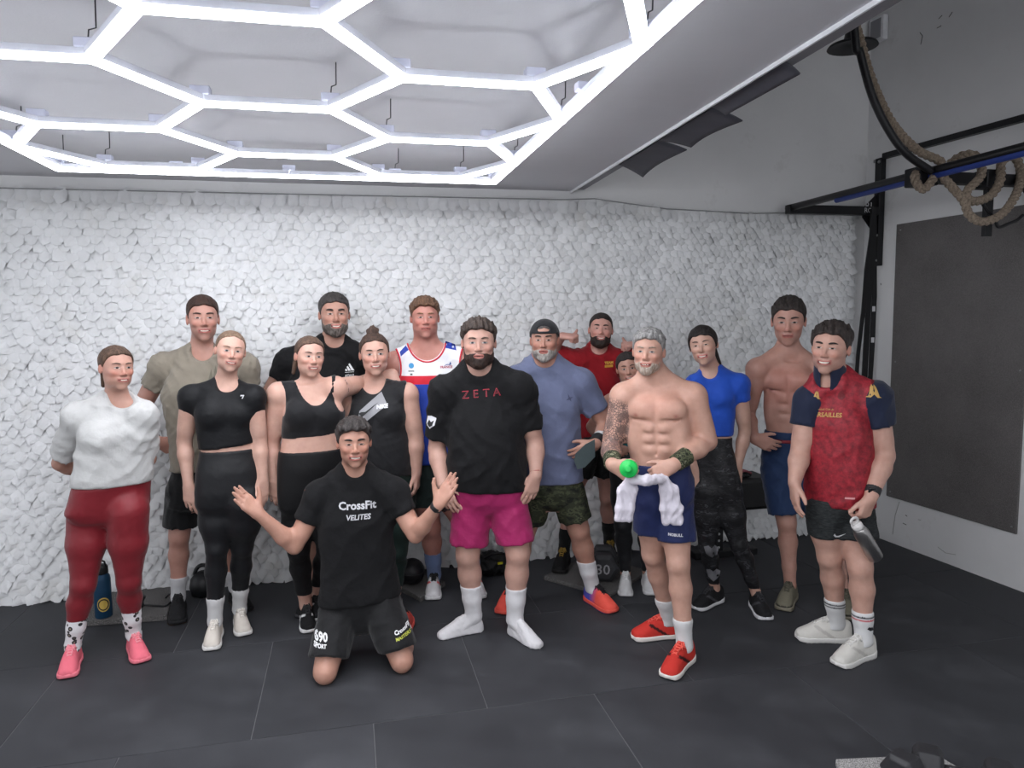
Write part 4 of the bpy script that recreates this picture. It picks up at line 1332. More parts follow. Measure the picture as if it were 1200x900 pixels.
def sock(P, s, z0, z1, col, ease=.005, cfn=None, mat=None):
    l = P.leg[s]
    pr = [(q.clip((0, 0, z1), (0, 0, 1)), k, ease) for q, k in l['shin'][1:]]
    d = l['toe'] - l['A']; d[2] = 0
    pr.append((rc(l['A'], l['A'] + nrm(d) * .085 + np.array([0, 0, -.062]), .035 * l['lg'], .024), .015, ease))
    return garment(P, 'sock', pr, mat or cloth('sock %d %d %d' % tuple(col), col, .9, .05, .35), [(np.array([0, 0, z0]), -UZ)], (), .0072, (.0012, .03, 4), cfn)

def feet(P, cols, L=None, **kw):
    for s in 'LR':
        if s in P.leg and 'toe' in P.leg[s]:
            make_shoe(P, 'shoe', P.leg[s]['toe'], P.leg[s]['A'], P.leg[s]['L'], cols, lift=P.sp.get('fz', 0.0), **kw)

def tank(P, mat, hem, neck, arm_r=(.07, .12), ease=.005, name='tank_top', hem_tilt=0.0, wr=(.002, .09, 6), cfn=None, h=.0088, strap=.5, loose=0.0, piping=None):
    """sleeveless top. neck = (half width in m, picture y of its lowest point); arm_r = armhole radii (lateral, vertical)"""
    pr = [(loft(P.rowset(P.ease - ease), P.lat, P.fwd, 2.3), .03, loose)]
    if P.bust: pr += [(q, k, ease) for q, k in P.bust]
    for s in 'LR':
        S = P.A[s][0]
        pr.append((rc(P.nb - P.fwd * .025 + UZ * .012 + (S - P.nb) * .12, S + UZ * .004, P.nr, .050 * P.ag), .04, ease))
        pr.append((ell(S, np.array([.062, .062, .068]) * P.ag), .03, ease))
    zl = at(P.sp['neck'][0], neck[1], P.D)[2]; top = P.nb[2] + .10
    nh = ell(np.array([P.nb[0], P.nb[1], top]) + P.fwd * .03, (neck[0], .30, top - zl), np.stack([P.lat, P.fwd, UZ]))
    subs = [(nh, .006)]
    for s, sg in (('L', -1), ('R', 1)):
        S = P.A[s][0]; ar = arm_r[s] if isinstance(arm_r, dict) else arm_r
        subs.append((ell(S + P.lat * sg * (ar[0] * strap) - UZ * .02, (ar[0], .35, ar[1]), np.stack([P.lat, P.fwd, UZ])), .006))
    hp = at(hem[0], hem[1], P.D)
    o = garment(P, name, pr, mat, [(hp, nrm(-UZ + P.lat * hem_tilt))], subs, h, wr, cfn)
    P.shirt = P.last
    if piping:
        bv = P.last[1]
        def edge(c, rx, rz, a0, a1, n):
            pts = []
            for t in np.linspace(a0, a1, n):
                p = c + P.lat * rx * math.sin(t) - UZ * rz * math.cos(t); h_ = bv.ray_cast(Vector(p + P.fwd * .4), Vector(-P.fwd))
                if h_[0] is not None and abs((np.array(h_[0]) - p) @ P.fwd) < .25: pts.append(np.array(h_[0]) - P.base + P.fwd * .001)
            if len(pts) > 3: MB().tube(pts, .0055, 7).build('piping', piping, o)
        edge(np.array([P.nb[0], P.nb[1], top]) + P.fwd * .03, neck[0] + .007, top - zl + .007, -1.25, 1.25, 31)
        for s, sg in (('L', -1), ('R', 1)):
            ar = arm_r[s] if isinstance(arm_r, dict) else arm_r
            c = P.A[s][0] + P.lat * sg * (ar[0] * strap) - UZ * .02
            edge(c, (ar[0] + .007) * -sg, ar[1] + .007, .35, 2.4, 21)
    return o

# ------------------------------------------------------------------ prints on cloth
def decal(P, tgt, me, centre, w=None, rot=0.0, mat=None, name='print', parent=None, off=.0022, dirn=None, shear=0.0, step=.016, hgt=None):
    """lay a flat print (mesh in its own xy plane, metres) on a garment around the picture point centre"""
    o, bvh = tgt
    d = ray(*centre); hit = bvh.ray_cast(Vector(CC), Vector(nrm(d)))
    if hit[0] is None: return None
    c = np.array(hit[0])
    f = P.fwd if dirn is None else nrm(V3(P, dirn))
    f = nrm(f - UZ * (f @ UZ) * .5)
    r = nrm(np.cross(UZ, f)); 
    if r @ P.u0 < 0: r = -r
    up = nrm(UZ - f * (UZ @ f))
    bm = bmesh.new(); bm.from_mesh(me)
    xs = [v.co.x for v in bm.verts]; ys = [v.co.y for v in bm.verts]
    if not xs: return None
    cx, cy = (min(xs) + max(xs)) / 2, (min(ys) + max(ys)) / 2
    sc = hgt / max(1e-6, max(ys) - min(ys)) if hgt else (w / max(1e-6, max(xs) - min(xs)) if w else 1.0)
    for v in bm.verts: v.co = Vector(((v.co.x - cx) * sc, (v.co.y - cy) * sc, 0))
    W_, H_ = (max(xs) - min(xs)) * sc, (max(ys) - min(ys)) * sc
    for ax_, ext in ((Vector((1, 0, 0)), W_), (Vector((0, 1, 0)), H_)):
        n = int(ext / step)
        for i in range(1, n + 1):
            t = -ext / 2 + i * ext / (n + 1)
            bmesh.ops.bisect_plane(bm, geom=bm.verts[:] + bm.edges[:] + bm.faces[:], plane_co=ax_ * t, plane_no=ax_, dist=1e-6)
    cr, sr = math.cos(rot), math.sin(rot)
    for v in bm.verts:
        x, y = v.co.x + shear * v.co.y, v.co.y
        x, y = x * cr - y * sr, x * sr + y * cr
        p = c + r * x + up * y
        h = bvh.ray_cast(Vector(p + f * .25), Vector(-f))
        q = np.array(h[0]) if h[0] is not None and abs((np.array(h[0]) - p) @ f) < .15 else p
        v.co = Vector(q + f * off - P.base)
    nm = bpy.data.meshes.new(name); bm.to_mesh(nm); bm.free()
    ob = link(name, nm, parent or o, mat)
    return ob
def shape(polys):
    me = bpy.data.meshes.new('shape'); V, F = [], []
    for p in polys:
        F.append(list(range(len(V), len(V) + len(p)))); V += [(x, y, 0) for x, y in p]
    me.from_pydata(V, [], F); return me
def disc(r, n=20, cx=0, cy=0, ry=None):
    return [(cx + r * math.cos(2 * math.pi * k / n), cy + (ry or r) * math.sin(2 * math.pi * k / n)) for k in range(n)]
def text(txt, bold=0.0):
    cu = bpy.data.curves.new('text', 'FONT'); cu.body = txt; cu.size = 1; cu.offset = bold; cu.resolution_u = 2
    ob = bpy.data.objects.new('text', cu); COL.objects.link(ob)
    dg = bpy.context.evaluated_depsgraph_get(); dg.update()
    me = bpy.data.meshes.new_from_object(ob.evaluated_get(dg)); bpy.data.objects.remove(ob); bpy.data.curves.remove(cu)
    return me
def ink(col, rough=.6): return plain('print %d %d %d' % tuple(col), col, rough, 0, .02)

def wristband(P, s, t0, t1, mat, ease=.006, name='wristband', face=None):
    S, E, W = P.A[s]; a = W + (E - W) * t0; b = W + (E - W) * t1
    n = nrm(b - a); r = .0275 * P.ag + ease
    q = rc(a - n * .02, b + n * .02, r, r + (.011 * P.ag) * (t1 - t0 + .1), None).clip(b, n).clip(a, -n)
    o = garment(P, name, [(q, 0, 0)], mat, (), (), .004, None)
    return o
# ================================================================== THE SIXTEEN PEOPLE
HANG = lambda i, c='relax': ((.08 * i, -1, .08), (.35 * i, 0, -1), (i, 0, .35), dict(curl=c))   # hanging hand, back of the hand forward; i = direction to the body
PONY = lambda bx, by, bz, dx, dy, dz, r: (lambda x, y, z: cap3(x, y, z, (bx, by, bz), (bx + dx, by + dy, bz + dz), r, r * .55))
BLACK_TEE = cloth('black jersey', (19, 19, 21), .85, .12, .5, .03)
BLACK_LEG = cloth('black stretch', (16, 17, 21), .55, .10, .15, .05, 700, spec=.4)
WHITE_SOCK = (214, 214, 216)
def want(k):
    return ONLY is None or k in ONLY
ONLY = None

# ---- woman, white tee, red leggings
if want(1):
    sp = dict(key='p1', label='woman in cropped white T-shirt and dark red leggings, hands behind her back', D=3.63, fem=True, yaw=12, skin=(206, 152, 130), ease=.018, tight_hip=True, leg=1.08,
        head=dict(tc=(137, 403, 457), yaw=20, tilt=2, face=dict(smile=.5, open=.45, jaw=1.0), hc=(58, 42, 34), hc2=(104, 80, 64), iris=(70, 50, 40), flush=.8, eye=.7,
                  hair=dict(side=.05, top=.07, fuzz=.012, freq=8, rec=.06, extra=[PONY(-.25, -.85, .15, .0, -.12, -1.0, .17)], low=.3)),
        neck=(140, 473), torso=[(500, 99, 177), (530, 94, 177), (562, 89, 175), (580, 85, 174), (596, 80, 174), (607, 84, 171)], bust_y=512, bust=.95,
        arms=dict(L=((92, 489), (70, 543, .10), (102, 556, .22), ((.9, -.2, -.1), (0, .2, -1), (0, 1, 0))), R=((167, 487), (174, 538, .12), (152, 556, .22), ((-.9, -.2, -.1), (0, .2, -1), (0, 1, 0)))),
        legs=dict(L=((104, 598), (98, 684), (87, 752), (78, 800), .098), R=((150, 598), (151, 681), (153, 738), (171, 781), .098)))
    P = make_person(sp)
    leggings(P, cloth('dark red stretch', (122, 26, 36), .5, .08, .15, .1, 700, spec=.4), 566, .235, wr=(.0016, .06, 2))
    tee(P, cloth('white jersey', (194, 194, 193), .85, .05, .5), (131, 567), .80, dict(L=.070, R=.056), (.080, .022), hem_tilt=(-.03, 0), wr=(.0055, .15, 4))
    m = shape([[(0, 0), (.30, .1), (.4, .5), (.25, .4)], [(.4, 0), (.55, .6), (.65, .3)], [(.6, -.1), (1, .2), (.7, .1)]]); decal(P, P.shirt, m, (170, 500), .03, 0, ink((186, 186, 188)))
    sm = cloth('spotted sock', (0, 0, 0), .9, .02, .2)
    nt = sm.node_tree; b = nt.nodes['Principled BSDF']
    vo = N(nt, 'ShaderNodeTexVoronoi'); vo.inputs['Scale'].default_value = 30; nt.links.new(coords(nt), vo.inputs['Vector'])
    nt.links.new(ramp(nt, vo.outputs['Distance'], [(0, rgba((190, 170, 150))), (.17, rgba((50, 48, 50))), (.34, rgba((50, 48, 50))), (.38, rgba((222, 220, 222)))], 'LINEAR'), b.inputs['Base Color'])
    for s in 'LR': sock(P, s, .07, .25, (0, 0, 0), mat=sm, ease=.003)
    feet(P, dict(upper=(236, 116, 132), sole=(238, 128, 142), tread=(120, 60, 70), lace=(240, 150, 160), collar=(228, 104, 122)))

# ---- tall man, sage tee
if want(2):
    sp = dict(key='p2', label='tall man in sage green T-shirt and black shorts, hand on hip', D=4.25, skin=(204, 146, 126), ease=.016, yaw=4, res=.011,
        head=dict(tc=(238, 345, 400), yaw=2, hf=.05, face=dict(smile=.5, open=.5, jaw=.95, w=.94, ear=1.15), hc=(44, 30, 26), hc2=(74, 52, 42), flush=.5, stubble=.35, eye=.5, brow=1.0, iris=(50, 40, 36),
                  hair=dict(side=.035, top=.10, fuzz=.012, freq=14, nape=.1)),
        neck=(236, 417), torso=[(456, 193, 287), (495, 199, 282), (520, 203, 278), (548, 203, 276), (570, 196, 284), (592, 192, 286)],
        arms=dict(L=((191, 430), (157, 494, .06), (184, 517, -.10), ((.75, -.55, -.1), (.3, .2, -1), (.5, .8, 0), dict(curl='loose'))), R=((287, 430), (300, 492, .06), (302, 540, .0), HANG(-1))),
        legs=dict(L=((215, 575), (210, 628), (209, 697), (209, 735), .092), R=((262, 575), (268, 630), (278, 690), (289, 717), .092)))
    P = make_person(sp)
    shorts(P, cloth('black shorts', (18, 18, 20), .8), 540, .80, .098)
    tee(P, cloth('sage jersey', (138, 130, 117), .85, .08, .4), (240, 549), .36, .075, (.080, .028), wr=(.006, .10, 8))
    decal(P, P.shirt, shape([[(0, 0), (.2, .6), (.25, .1), (.45, .8), (.5, .2), (.3, -.1)]]), (249, 437), .05, 0, ink((104, 100, 86)))
    wristband(P, 'L', .05, .40, plain('black band', (20, 20, 22), .8))
    for s in 'LR': sock(P, s, .07, .225, (196, 196, 198))
    feet(P, dict(upper=(30, 30, 32), sole=(34, 34, 36), tread=(120, 90, 66), lace=(24, 24, 26)))

# ---- woman, black crop tee
if want(3):
    sp = dict(key='p3', label='fair-haired woman in black cropped T-shirt and black leggings, second from left in front', D=3.86, fem=True, yaw=4, skin=(222, 172, 150), ease=.006, tight_hip=True, leg=1.05, arm=1.02,
        head=dict(tc=(270, 385, 436), yaw=6, tilt=8, face=dict(smile=.5, open=.35, w=1.0), hc=(96, 76, 62), hc2=(148, 122, 100), flush=.6, iris=(70, 66, 66), browc=(96, 74, 60), eye=.7,
                  hair=dict(side=.03, top=.035, fuzz=.005, freq=7, rec=.17, extra=[PONY(.1, -.8, -.1, .1, -.1, -.5, .14)], low=.1)),
        neck=(265, 455), torso=[(480, 231, 298), (500, 233, 298), (522, 236, 299), (532, 236, 300), (550, 232, 307), (575, 231, 312), (590, 232, 309), (598, 236, 303)], bust_y=487, bust=.95,
        arms=dict(L=((224, 466), (216, 517, .02), (221, 569, -.03), HANG(1)), R=((297, 466), (304, 517, .03), (308, 562, .0), HANG(-1))),
        legs=dict(L=((250, 588), (254, 642), (254, 720), (247, 769), .098), R=((288, 588), (284, 640), (277, 705), (290, 752), .098)))
    P = make_person(sp)
    leggings(P, BLACK_LEG, 529, .225)
    tee(P, cloth('black sport knit', (19, 20, 23), .6, .08, .25, .03), (266, 522), .32, .049, (.080, .018), hem_tilt=(.08, 0), wr=(.0015, .08, 9), sleeve_r0=.053, name='crop_top')
    decal(P, P.shirt, shape([[(0, .6), (.1, 1), (1, 1), (.55, 0), (.25, 0), (.62, .7)]]), (284, 465), .02, 0, ink((215, 215, 218)))
    for s in 'LR': sock(P, s, .07, .24, (206, 206, 206))
    feet(P, dict(upper=(214, 206, 196), sole=(226, 224, 220), tread=(150, 148, 146), lace=(226, 220, 212), toe=(206, 200, 192)))

# ---- woman, black bra top, arm around the neighbour
if want(4):
    sp = dict(key='p4', label='woman in black sports bra and leggings with arm around her neighbour', D=3.98, fem=True, bulk=1.06, yaw=8, skin=(222, 170, 148), ease=.003, tight_hip=True, leg=1.05, arm=1.12,
        head=dict(tc=(363, 392, 442), yaw=16, tilt=5, face=dict(smile=.6, open=.5), hc=(64, 48, 40), hc2=(112, 88, 72), flush=.55, iris=(62, 56, 54), eye=.7,
                  hair=dict(side=.05, top=.065, fuzz=.014, freq=9, rec=.10, extra=[PONY(-.45, -.6, .1, -.18, .05, -.95, .16)], low=.3)),
        neck=(367, 456), torso=[(478, 334, 400), (492, 332, 402), (510, 331, 400), (524, 329, 401), (545, 327, 405), (575, 327, 407), (592, 329, 405), (601, 333, 402)], bust_y=488, bust=1.08,
        arms=dict(L=((327, 463), (318, 519, .02), (320, 563, -.03), HANG(1)), R=((393, 456), (425, 449, .32), (460, 438, .33), ((.12, -.75, .62), (-.1, -.5, -.8), (-1, .1, .2), dict(curl='relax')))),
        legs=dict(L=((348, 590), (350, 645), (357, 705), (365, 746), .10), R=((388, 590), (384, 643), (371, 697), (372, 730), .10)))
    P = make_person(sp)
    leggings(P, cloth('black legging two', (15, 15, 17), .6, .1, .15, .05, 700), 530, .18)
    tank(P, cloth('black bra knit', (22, 22, 25), .7, .08, .2), (366, 509), (.094, 474), dict(L=(.056, .128), R=(.040, .10)), name='sports_bra', hem_tilt=.05, strap=.52)
    decal(P, P.shirt, shape([disc(.5, 10)]), (396, 471), .012, 0, ink((190, 210, 190)))
    feet(P, dict(upper=(26, 26, 28), sole=(220, 220, 220), tread=(30, 30, 30), lace=(40, 40, 42), side=(210, 210, 210)))

# ---- bearded man, black tee
if want(5):
    sp = dict(key='p5', label='tall bearded man in black T-shirt with three-stripe logo, standing behind the women', D=4.55, bulk=1.08, skin=(200, 146, 122), ease=.016, yaw=4, res=.012, neck_r=.066,
        head=dict(tc=(392, 342, 394), yaw=4, hf=.05, face=dict(smile=.65, open=.55, jaw=1.08, w=1.0), hc=(40, 36, 35), hc2=(80, 74, 72), flush=.4, eye=.5, brow=1.25, browc=(36, 30, 28),
                  hair=dict(side=.04, top=.10, fuzz=.02, freq=13), beard=dict(t=.035, col=(58, 50, 46), col2=(120, 112, 106), chin=.8)),
        neck=(391, 405), torso=[(448, 338, 432), (480, 340, 428), (540, 342, 425), (570, 343, 425), (600, 344, 425), (612, 346, 423)],
        arms=dict(L=((338, 424), (308, 476, .04), (318, 530, .06), HANG(1)), R=((428, 420), (446, 475, .08), (436, 525, .06), HANG(-1))),
        legs=dict(L=((366, 585), (364, 645), (362, 700), (358, 722)), R=((405, 585), (406, 645), (407, 700), (410, 722))))
    P = make_person(sp)
    shorts(P, cloth('black shorts', (18, 18, 20), .8), 560, .8, .098)
    tee(P, BLACK_TEE, (385, 575), .36, .078, (.082, .014), wr=(.005, .11, 12))
    bars = [[(.0, 0), (.22, 0), (.10, .21), (-.02, .13)], [(.28, 0), (.54, 0), (.28, .46), (.15, .36)], [(.60, 0), (.88, 0), (.47, .70), (.34, .60)]]
    decal(P, P.shirt, shape(bars), (409.5, 430), .058, 0, ink((228, 228, 230)))
    decal(P, P.shirt, shape([[(0, 0), (1, 0), (1, .04), (0, .04)]]), (409.5, 436), .058, 0, ink((228, 228, 230)))
    decal(P, P.shirt, text('ATHLE', .03), (409.5, 440), .058, 0, ink((228, 228, 230)))
    feet(P, dict(upper=(30, 30, 32), sole=(60, 60, 62), lace=(24, 24, 26)))

# ---- woman, black tank with swoosh, bun
if want(6):
    sp = dict(key='p6', label='woman with a hair bun in black tank top and dark green leggings', D=4.24, fem=True, bulk=1.08, yaw=0, skin=(218, 166, 144), ease=.006, tight_hip=True, arm=1.12,
        head=dict(tc=(439, 388, 440), yaw=2, tilt=-2, face=dict(smile=.55, open=.4), hc=(46, 34, 30), hc2=(92, 70, 58), flush=.6, iris=(60, 62, 66), eye=.75,
                  hair=dict(side=.05, top=.06, fuzz=.014, freq=10, rec=.08, extra=[lambda x, y, z: e3(x, y, z, (0, -.2, 1.12), (.30, .28, .24)) + .03 * np.sin(x * 18 + z * 9), lambda x, y, z: cap3(x, y, z, (0, -.2, 1.2), (.05, -.15, 1.42), .10, .03)])),
        neck=(437, 455), torso=[(476, 405, 474), (500, 402, 478), (525, 400, 482), (548, 400, 484), (575, 399, 488), (594, 400, 487), (603, 404, 484)], bust_y=490, bust=1.08,
        arms=dict(L=((408, 463), (401, 517, .08), (405, 560, .06), HANG(1)), R=((477, 463), (487, 511), (488, 555, -.02), ((0, -1, .1), (-1, 0, -.4), (-.2, 0, 1), dict(curl='loose')))),
        legs=dict(L=((422, 590), (420, 645), (420, 698), (415, 722), .105), R=((464, 590), (466, 645), (463, 698), (463, 722), .105)))
    P = make_person(sp)
    leggings(P, cloth('dark green stretch', (30, 46, 42), .6, .1, .2, .05, 700), 545, .13)
    tank(P, cloth('black tank knit', (25, 25, 28), .65, .1, .3), (440, 552), (.082, 461), (.060, .125), ease=.012, name='tank_top', wr=(.003, .09, 15), strap=.62, loose=.004, hem_tilt=-.12)
    decal(P, P.shirt, shape([[(0, 0), (.05, .22), (.80, .82), (1.0, .35), (.86, .30), (.30, -.12)]]), (437, 476), .17, 0, ink((150, 150, 154)))
    decal(P, P.shirt, shape([[(0, 0), (.16, -.16), (.9, .45), (.3, .06), (.12, .06)]]), (432, 480), .115, 0, ink((26, 26, 28)), off=.005)
    decal(P, P.shirt, text('NIKE', .06), (448, 476), .065, .12, ink((226, 226, 230)), off=.006, shear=.2)
    feet(P, dict(upper=(40, 40, 42), sole=(120, 120, 120), lace=(30, 30, 30)))

# ---- kneeling man
if want(7):
    kl, kr = onz(381, 787, .055), onz(471, 774, .055)
    back = nrm(np.array([.10, 1, 0]))
    sp = dict(key='p7', label='kneeling smiling man in black lettered T-shirt with both palms raised', D=3.62, bulk=.98, kneel=True, skin=(206, 148, 122), ease=.016, yaw=0,
        head=dict(tc=(415, 488, 547), yaw=3, dd=-.05, face=dict(smile=1.0, open=.9, jaw=.98), hc=(34, 30, 29), hc2=(72, 66, 64), flush=.5, eye=.45, brow=1.1, stubble=.25,
                  hair=dict(side=.05, top=.15, fuzz=.045, freq=9, front=.06, seed=3)),
        neck=(416, 557), torso=[(606, 376, 461), (635, 375, 461), (665, 378, 464), (698, 374, 471), (716, 372, 474), (734, 374, 474)],
        arms=dict(L=((374, 582), (345, 640, -.06), (303, 602, -.16), ((-.72, .9, .2), (.5, .35, .7), (.65, .55, .0), dict(curl='open', thumb_out=.8, spread=.015))),
                  R=((461, 577), (487, 627, -.06), (514, 591, -.16), ((.60, 1, .2), (-.5, .35, .7), (-.65, .55, .0), dict(curl='open', thumb_out=.8, spread=.015)))),
        legs=dict(L=((398, 712), kl, kl + back * .40 + np.array([-.02, 0, 0]), None, .094), R=((448, 708), kr, kr + back * .40 + np.array([.0, 0, 0]), None, .094)))
    P = make_person(sp)
    shorts(P, cloth('black woven shorts', (22, 22, 24), .7, .1, .4), 690, .80, .102, wr=(.0045, .16, 21))
    tee(P, BLACK_TEE, (421, 701), .52, .072, (.072, .004), hem_tilt=(.08, 0), wr=(.005, .17, 22))
    decal(P, P.shirt, text('CrossFit', .03), (419, 592), .185, 0, ink((190, 190, 194)))
    decal(P, P.shirt, text('VELITES', .03), (420, 606), .122, 0, ink((190, 190, 194)), shear=.15)
    decal(P, P.short, text('690', .04), (376, 746), .066, .05, ink((226, 226, 226)))
    decal(P, P.short, text('SPORT', .05), (375, 757), .062, -.05, ink((226, 226, 226)))
    decal(P, P.short, text('CrossFit', .05), (472, 737), .088, .22, ink((226, 226, 226)))
    decal(P, P.short, text('MASTERS', .03), (473, 745), .080, .20, ink((190, 196, 80)))
    wristband(P, 'R', .02, .13, plain('watch strap', (32, 32, 34), .6), .004, 'watch_strap')
    wc = P.A['R'][2] + (P.A['R'][1] - P.A['R'][2]) * .07 + V3(P, (.75, -.2, .35)) * .034
    MB().box(-np.array([.018, .006, .019]), (.018, .006, .019), .004, Matrix.Translation(Vector(wc - P.base)) @ Matrix.Rotation(-.9, 4, 'Z') @ Matrix.Rotation(.4, 4, 'X')).build('watch', plain('watch glass', (18, 18, 22), .15), P.root)
    for s in 'LR':
        l = P.leg[s]; toe = l['A'] + back * .10; toe[2] = 0
        make_shoe(P, 'shoe', l['A'] * np.array([1, 1, 0]) + back * .20, l['A'], .285, dict(upper=(196, 74, 66), sole=(220, 90, 80), lace=(40, 40, 40)), lift=.01)

# ---- rugby tank man
if want(8):
    tk, nt, b = new_mat('striped rugby knit')
    sx = N(nt, 'ShaderNodeSeparateXYZ'); nt.links.new(coords(nt), sx.inputs[0])
    z1, z0 = at(500, 440, 4.45)[2] + .005, at(500, 448, 4.45)[2]
    zt = at(500, 404, 4.45)[2]
    mr = N(nt, 'ShaderNodeMapRange'); mr.inputs[1].default_value = z0 - .5; mr.inputs[2].default_value = z0 + .5; nt.links.new(sx.outputs[2], mr.inputs[0])
    nt.links.new(ramp(nt, mr.outputs[0], [(0, rgba((36, 66, 168))), (.5, rgba((206, 32, 52))), (.5 + z1 - z0, rgba((224, 224, 228)))], 'CONSTANT'), b.inputs['Base Color'])
    b.inputs['Roughness'].default_value = .8; bump(nt, b, noise(nt, 26, 3), .35, .01)
    sp = dict(key='p8', label='man in white, red and blue rugby tank top behind the others', D=4.45, bulk=1.1, skin=(206, 134, 116), ease=.012, yaw=2, res=.011, neck_r=.072, arm=1.1,
        head=dict(tc=(498, 347, 396), yaw=3, face=dict(smile=.25, open=.15, jaw=1.1, w=1.02), hc=(74, 54, 42), hc2=(124, 92, 70), flush=.6, eye=.5, browc=(110, 80, 60), stubble=.12, lipc=(180, 96, 88),
                  hair=dict(side=.05, top=.15, fuzz=.05, freq=8, front=.05, seed=5)),
        neck=(500, 412), torso=[(440, 464, 542), (465, 465, 541), (500, 466, 540), (535, 468, 540), (555, 470, 541), (578, 474, 541), (588, 478, 540)],
        arms=dict(L=((463, 427), (455, 490, .08), (470, 540, .06), HANG(1)), R=((544, 425), (556, 490, .08), (550, 540, .06), HANG(-1))),
        legs=dict(L=((496, 565), (505, 618), (509, 672), (508, 706), .09), R=((528, 565), (545, 620), (556, 672), (563, 704), .09)))
    P = make_person(sp)
    shorts(P, cloth('dark green shorts', (38, 50, 48), .8), 540, .48, .098)
    tank(P, tk, (503, 541), (.115, 422), (.075, .15), ease=.014, name='rugby_tank', wr=(.003, .1, 31), strap=.62, loose=.006, piping=ink((200, 36, 52)))
    o = P.shirt[0]
    zc = at(500, 422, 4.45)
    rd, bl = ink((200, 36, 52)), ink((36, 62, 160))
    # red neckline piping and blue shoulder yokes laid on the cloth
    decal(P, P.shirt, shape([[(0, 0), (1, .25), (.95, .75), (.1, .45)]]), (473, 411), .06, .45, bl, name='shoulder_yoke')
    decal(P, P.shirt, shape([[(0, .25), (1, 0), (.9, .55), (.05, .85)]]), (528, 405), .068, 0, bl, name='shoulder_yoke')
    decal(P, P.shirt, shape([disc(.5, 14)]), (482, 428.5), .032, 0, ink((60, 140, 190)))
    decal(P, P.shirt, shape([[(0, 0), (1, 0), (1, .18), (0, .18)], [(.3, -.6), (.7, -.6), (.7, -.3), (.3, -.3)]]), (482, 437), .035, 0, ink((90, 100, 90)))
    decal(P, P.shirt, text('FRANCE', .03), (523, 430), .075, 0, ink((170, 60, 80)))
    decal(P, P.shirt, shape([[(0, 0), (.5, .25), (1, .1), (.5, .15)], [(.7, .1), (.9, .6), (1, .2)]]), (524, 426), .05, 0, ink((60, 90, 150)))
    for s in 'LR': sock(P, s, .07, .26, (112, 130, 168))
    feet(P, dict(upper=(226, 224, 226), upper2=(28, 28, 30), mix=.5, sole=(226, 226, 226), tread=(40, 40, 40), lace=(40, 40, 42), side=(236, 110, 110), tongue=(30, 30, 32)))

# ---- man, black oversized tee, pink shorts, socks
if want(9):
    sp = dict(key='p9', label='stocky bearded man in black ZETA T-shirt, magenta shorts and white socks', D=3.9, bulk=1.14, skin=(210, 160, 140), ease=.018, yaw=-2, neck_r=.070,
        head=dict(tc=(561, 370, 430), yaw=0, hf=.08, face=dict(smile=.2, open=.25, jaw=1.12, w=1.02), hc=(36, 29, 27), hc2=(76, 62, 54), flush=.5, eye=.65, iris=(92, 96, 104), browc=(62, 46, 38), brow=.9,
                  hair=dict(side=.045, top=.12, fuzz=.065, freq=10, seed=6), beard=dict(t=.05, col=(34, 26, 24), col2=(66, 48, 40), chin=.9)),
        neck=(562, 436), torso=[(497, 526, 612, .15, .14), (525, 525, 615, .165, .14), (550, 524, 618, .165, .14), (570, 526, 619, .15, .14), (586, 528, 620, .14, .14), (599, 530, 619, .12, .13)],
        arms=dict(L=((521, 460), (512, 526, .03), (519, 568, -.08), ((.38, -1, .2), (.4, 0, -1), (1, 0, .4), dict(curl='relax'))), R=((609, 456), (627, 519, .03), (628, 557, -.06), ((-.32, -1, .1), (-.4, 0, -1), (-1, 0, .4), dict(curl='relax')))),
        legs=dict(L=((552, 586), (548, 650), (553, 722), (514, 749), .102), R=((597, 586), (607, 648), (612, 730), (629, 758), .102)))
    P = make_person(sp)
    shorts(P, cloth('magenta shorts', (156, 34, 90), .6, .08, .5, .1), 562, .80, .108, wr=(.0045, .17, 41))
    tee(P, BLACK_TEE, (577, 572), dict(L=.82, R=.74), dict(L=.080, R=.074), (.088, .020), hem_tilt=(-.02, 0), wr=(.0065, .18, 42), sleeve_r0=.082)
    for i, ch in enumerate('ZETA'):
        decal(P, P.shirt, text(ch, .012), (545.5 + i * 12.2, 462.5 - i * 1.1), None, .06, ink((178, 28, 52)), hgt=.040)
        decal(P, P.shirt, text(ch, -.012), (545.5 + i * 12.2, 462.5 - i * 1.1), None, .06, ink((40, 18, 24)), off=.0035, hgt=.034)
    sh = [(0, .95), (.5, 1.05), (1, .95), (1, .35), (.5, -.05), (0, .35)]
    decal(P, P.shirt, shape([sh]), (504.5, 495), .066, -.12, ink((222, 222, 226)), dirn=(-.75, 0, .7))
    decal(P, P.shirt, shape([[(0, .3), (.2, .75), (.55, .55), (.9, .8), (.8, .2), (.45, .0)]]), (504.5, 496), .046, -.12, ink((28, 28, 30)), dirn=(-.75, 0, .7), off=.005)
    wristband(P, 'R', .08, .12, ink((150, 60, 60)), .003, 'bracelet')
    for s in 'LR':
        sock(P, s, .03, .285, (216, 214, 216))
        make_shoe(P, 'foot_sock', P.leg[s]['toe'], P.leg[s]['A'], .272, dict(upper=(216, 214, 216)), foot=True)

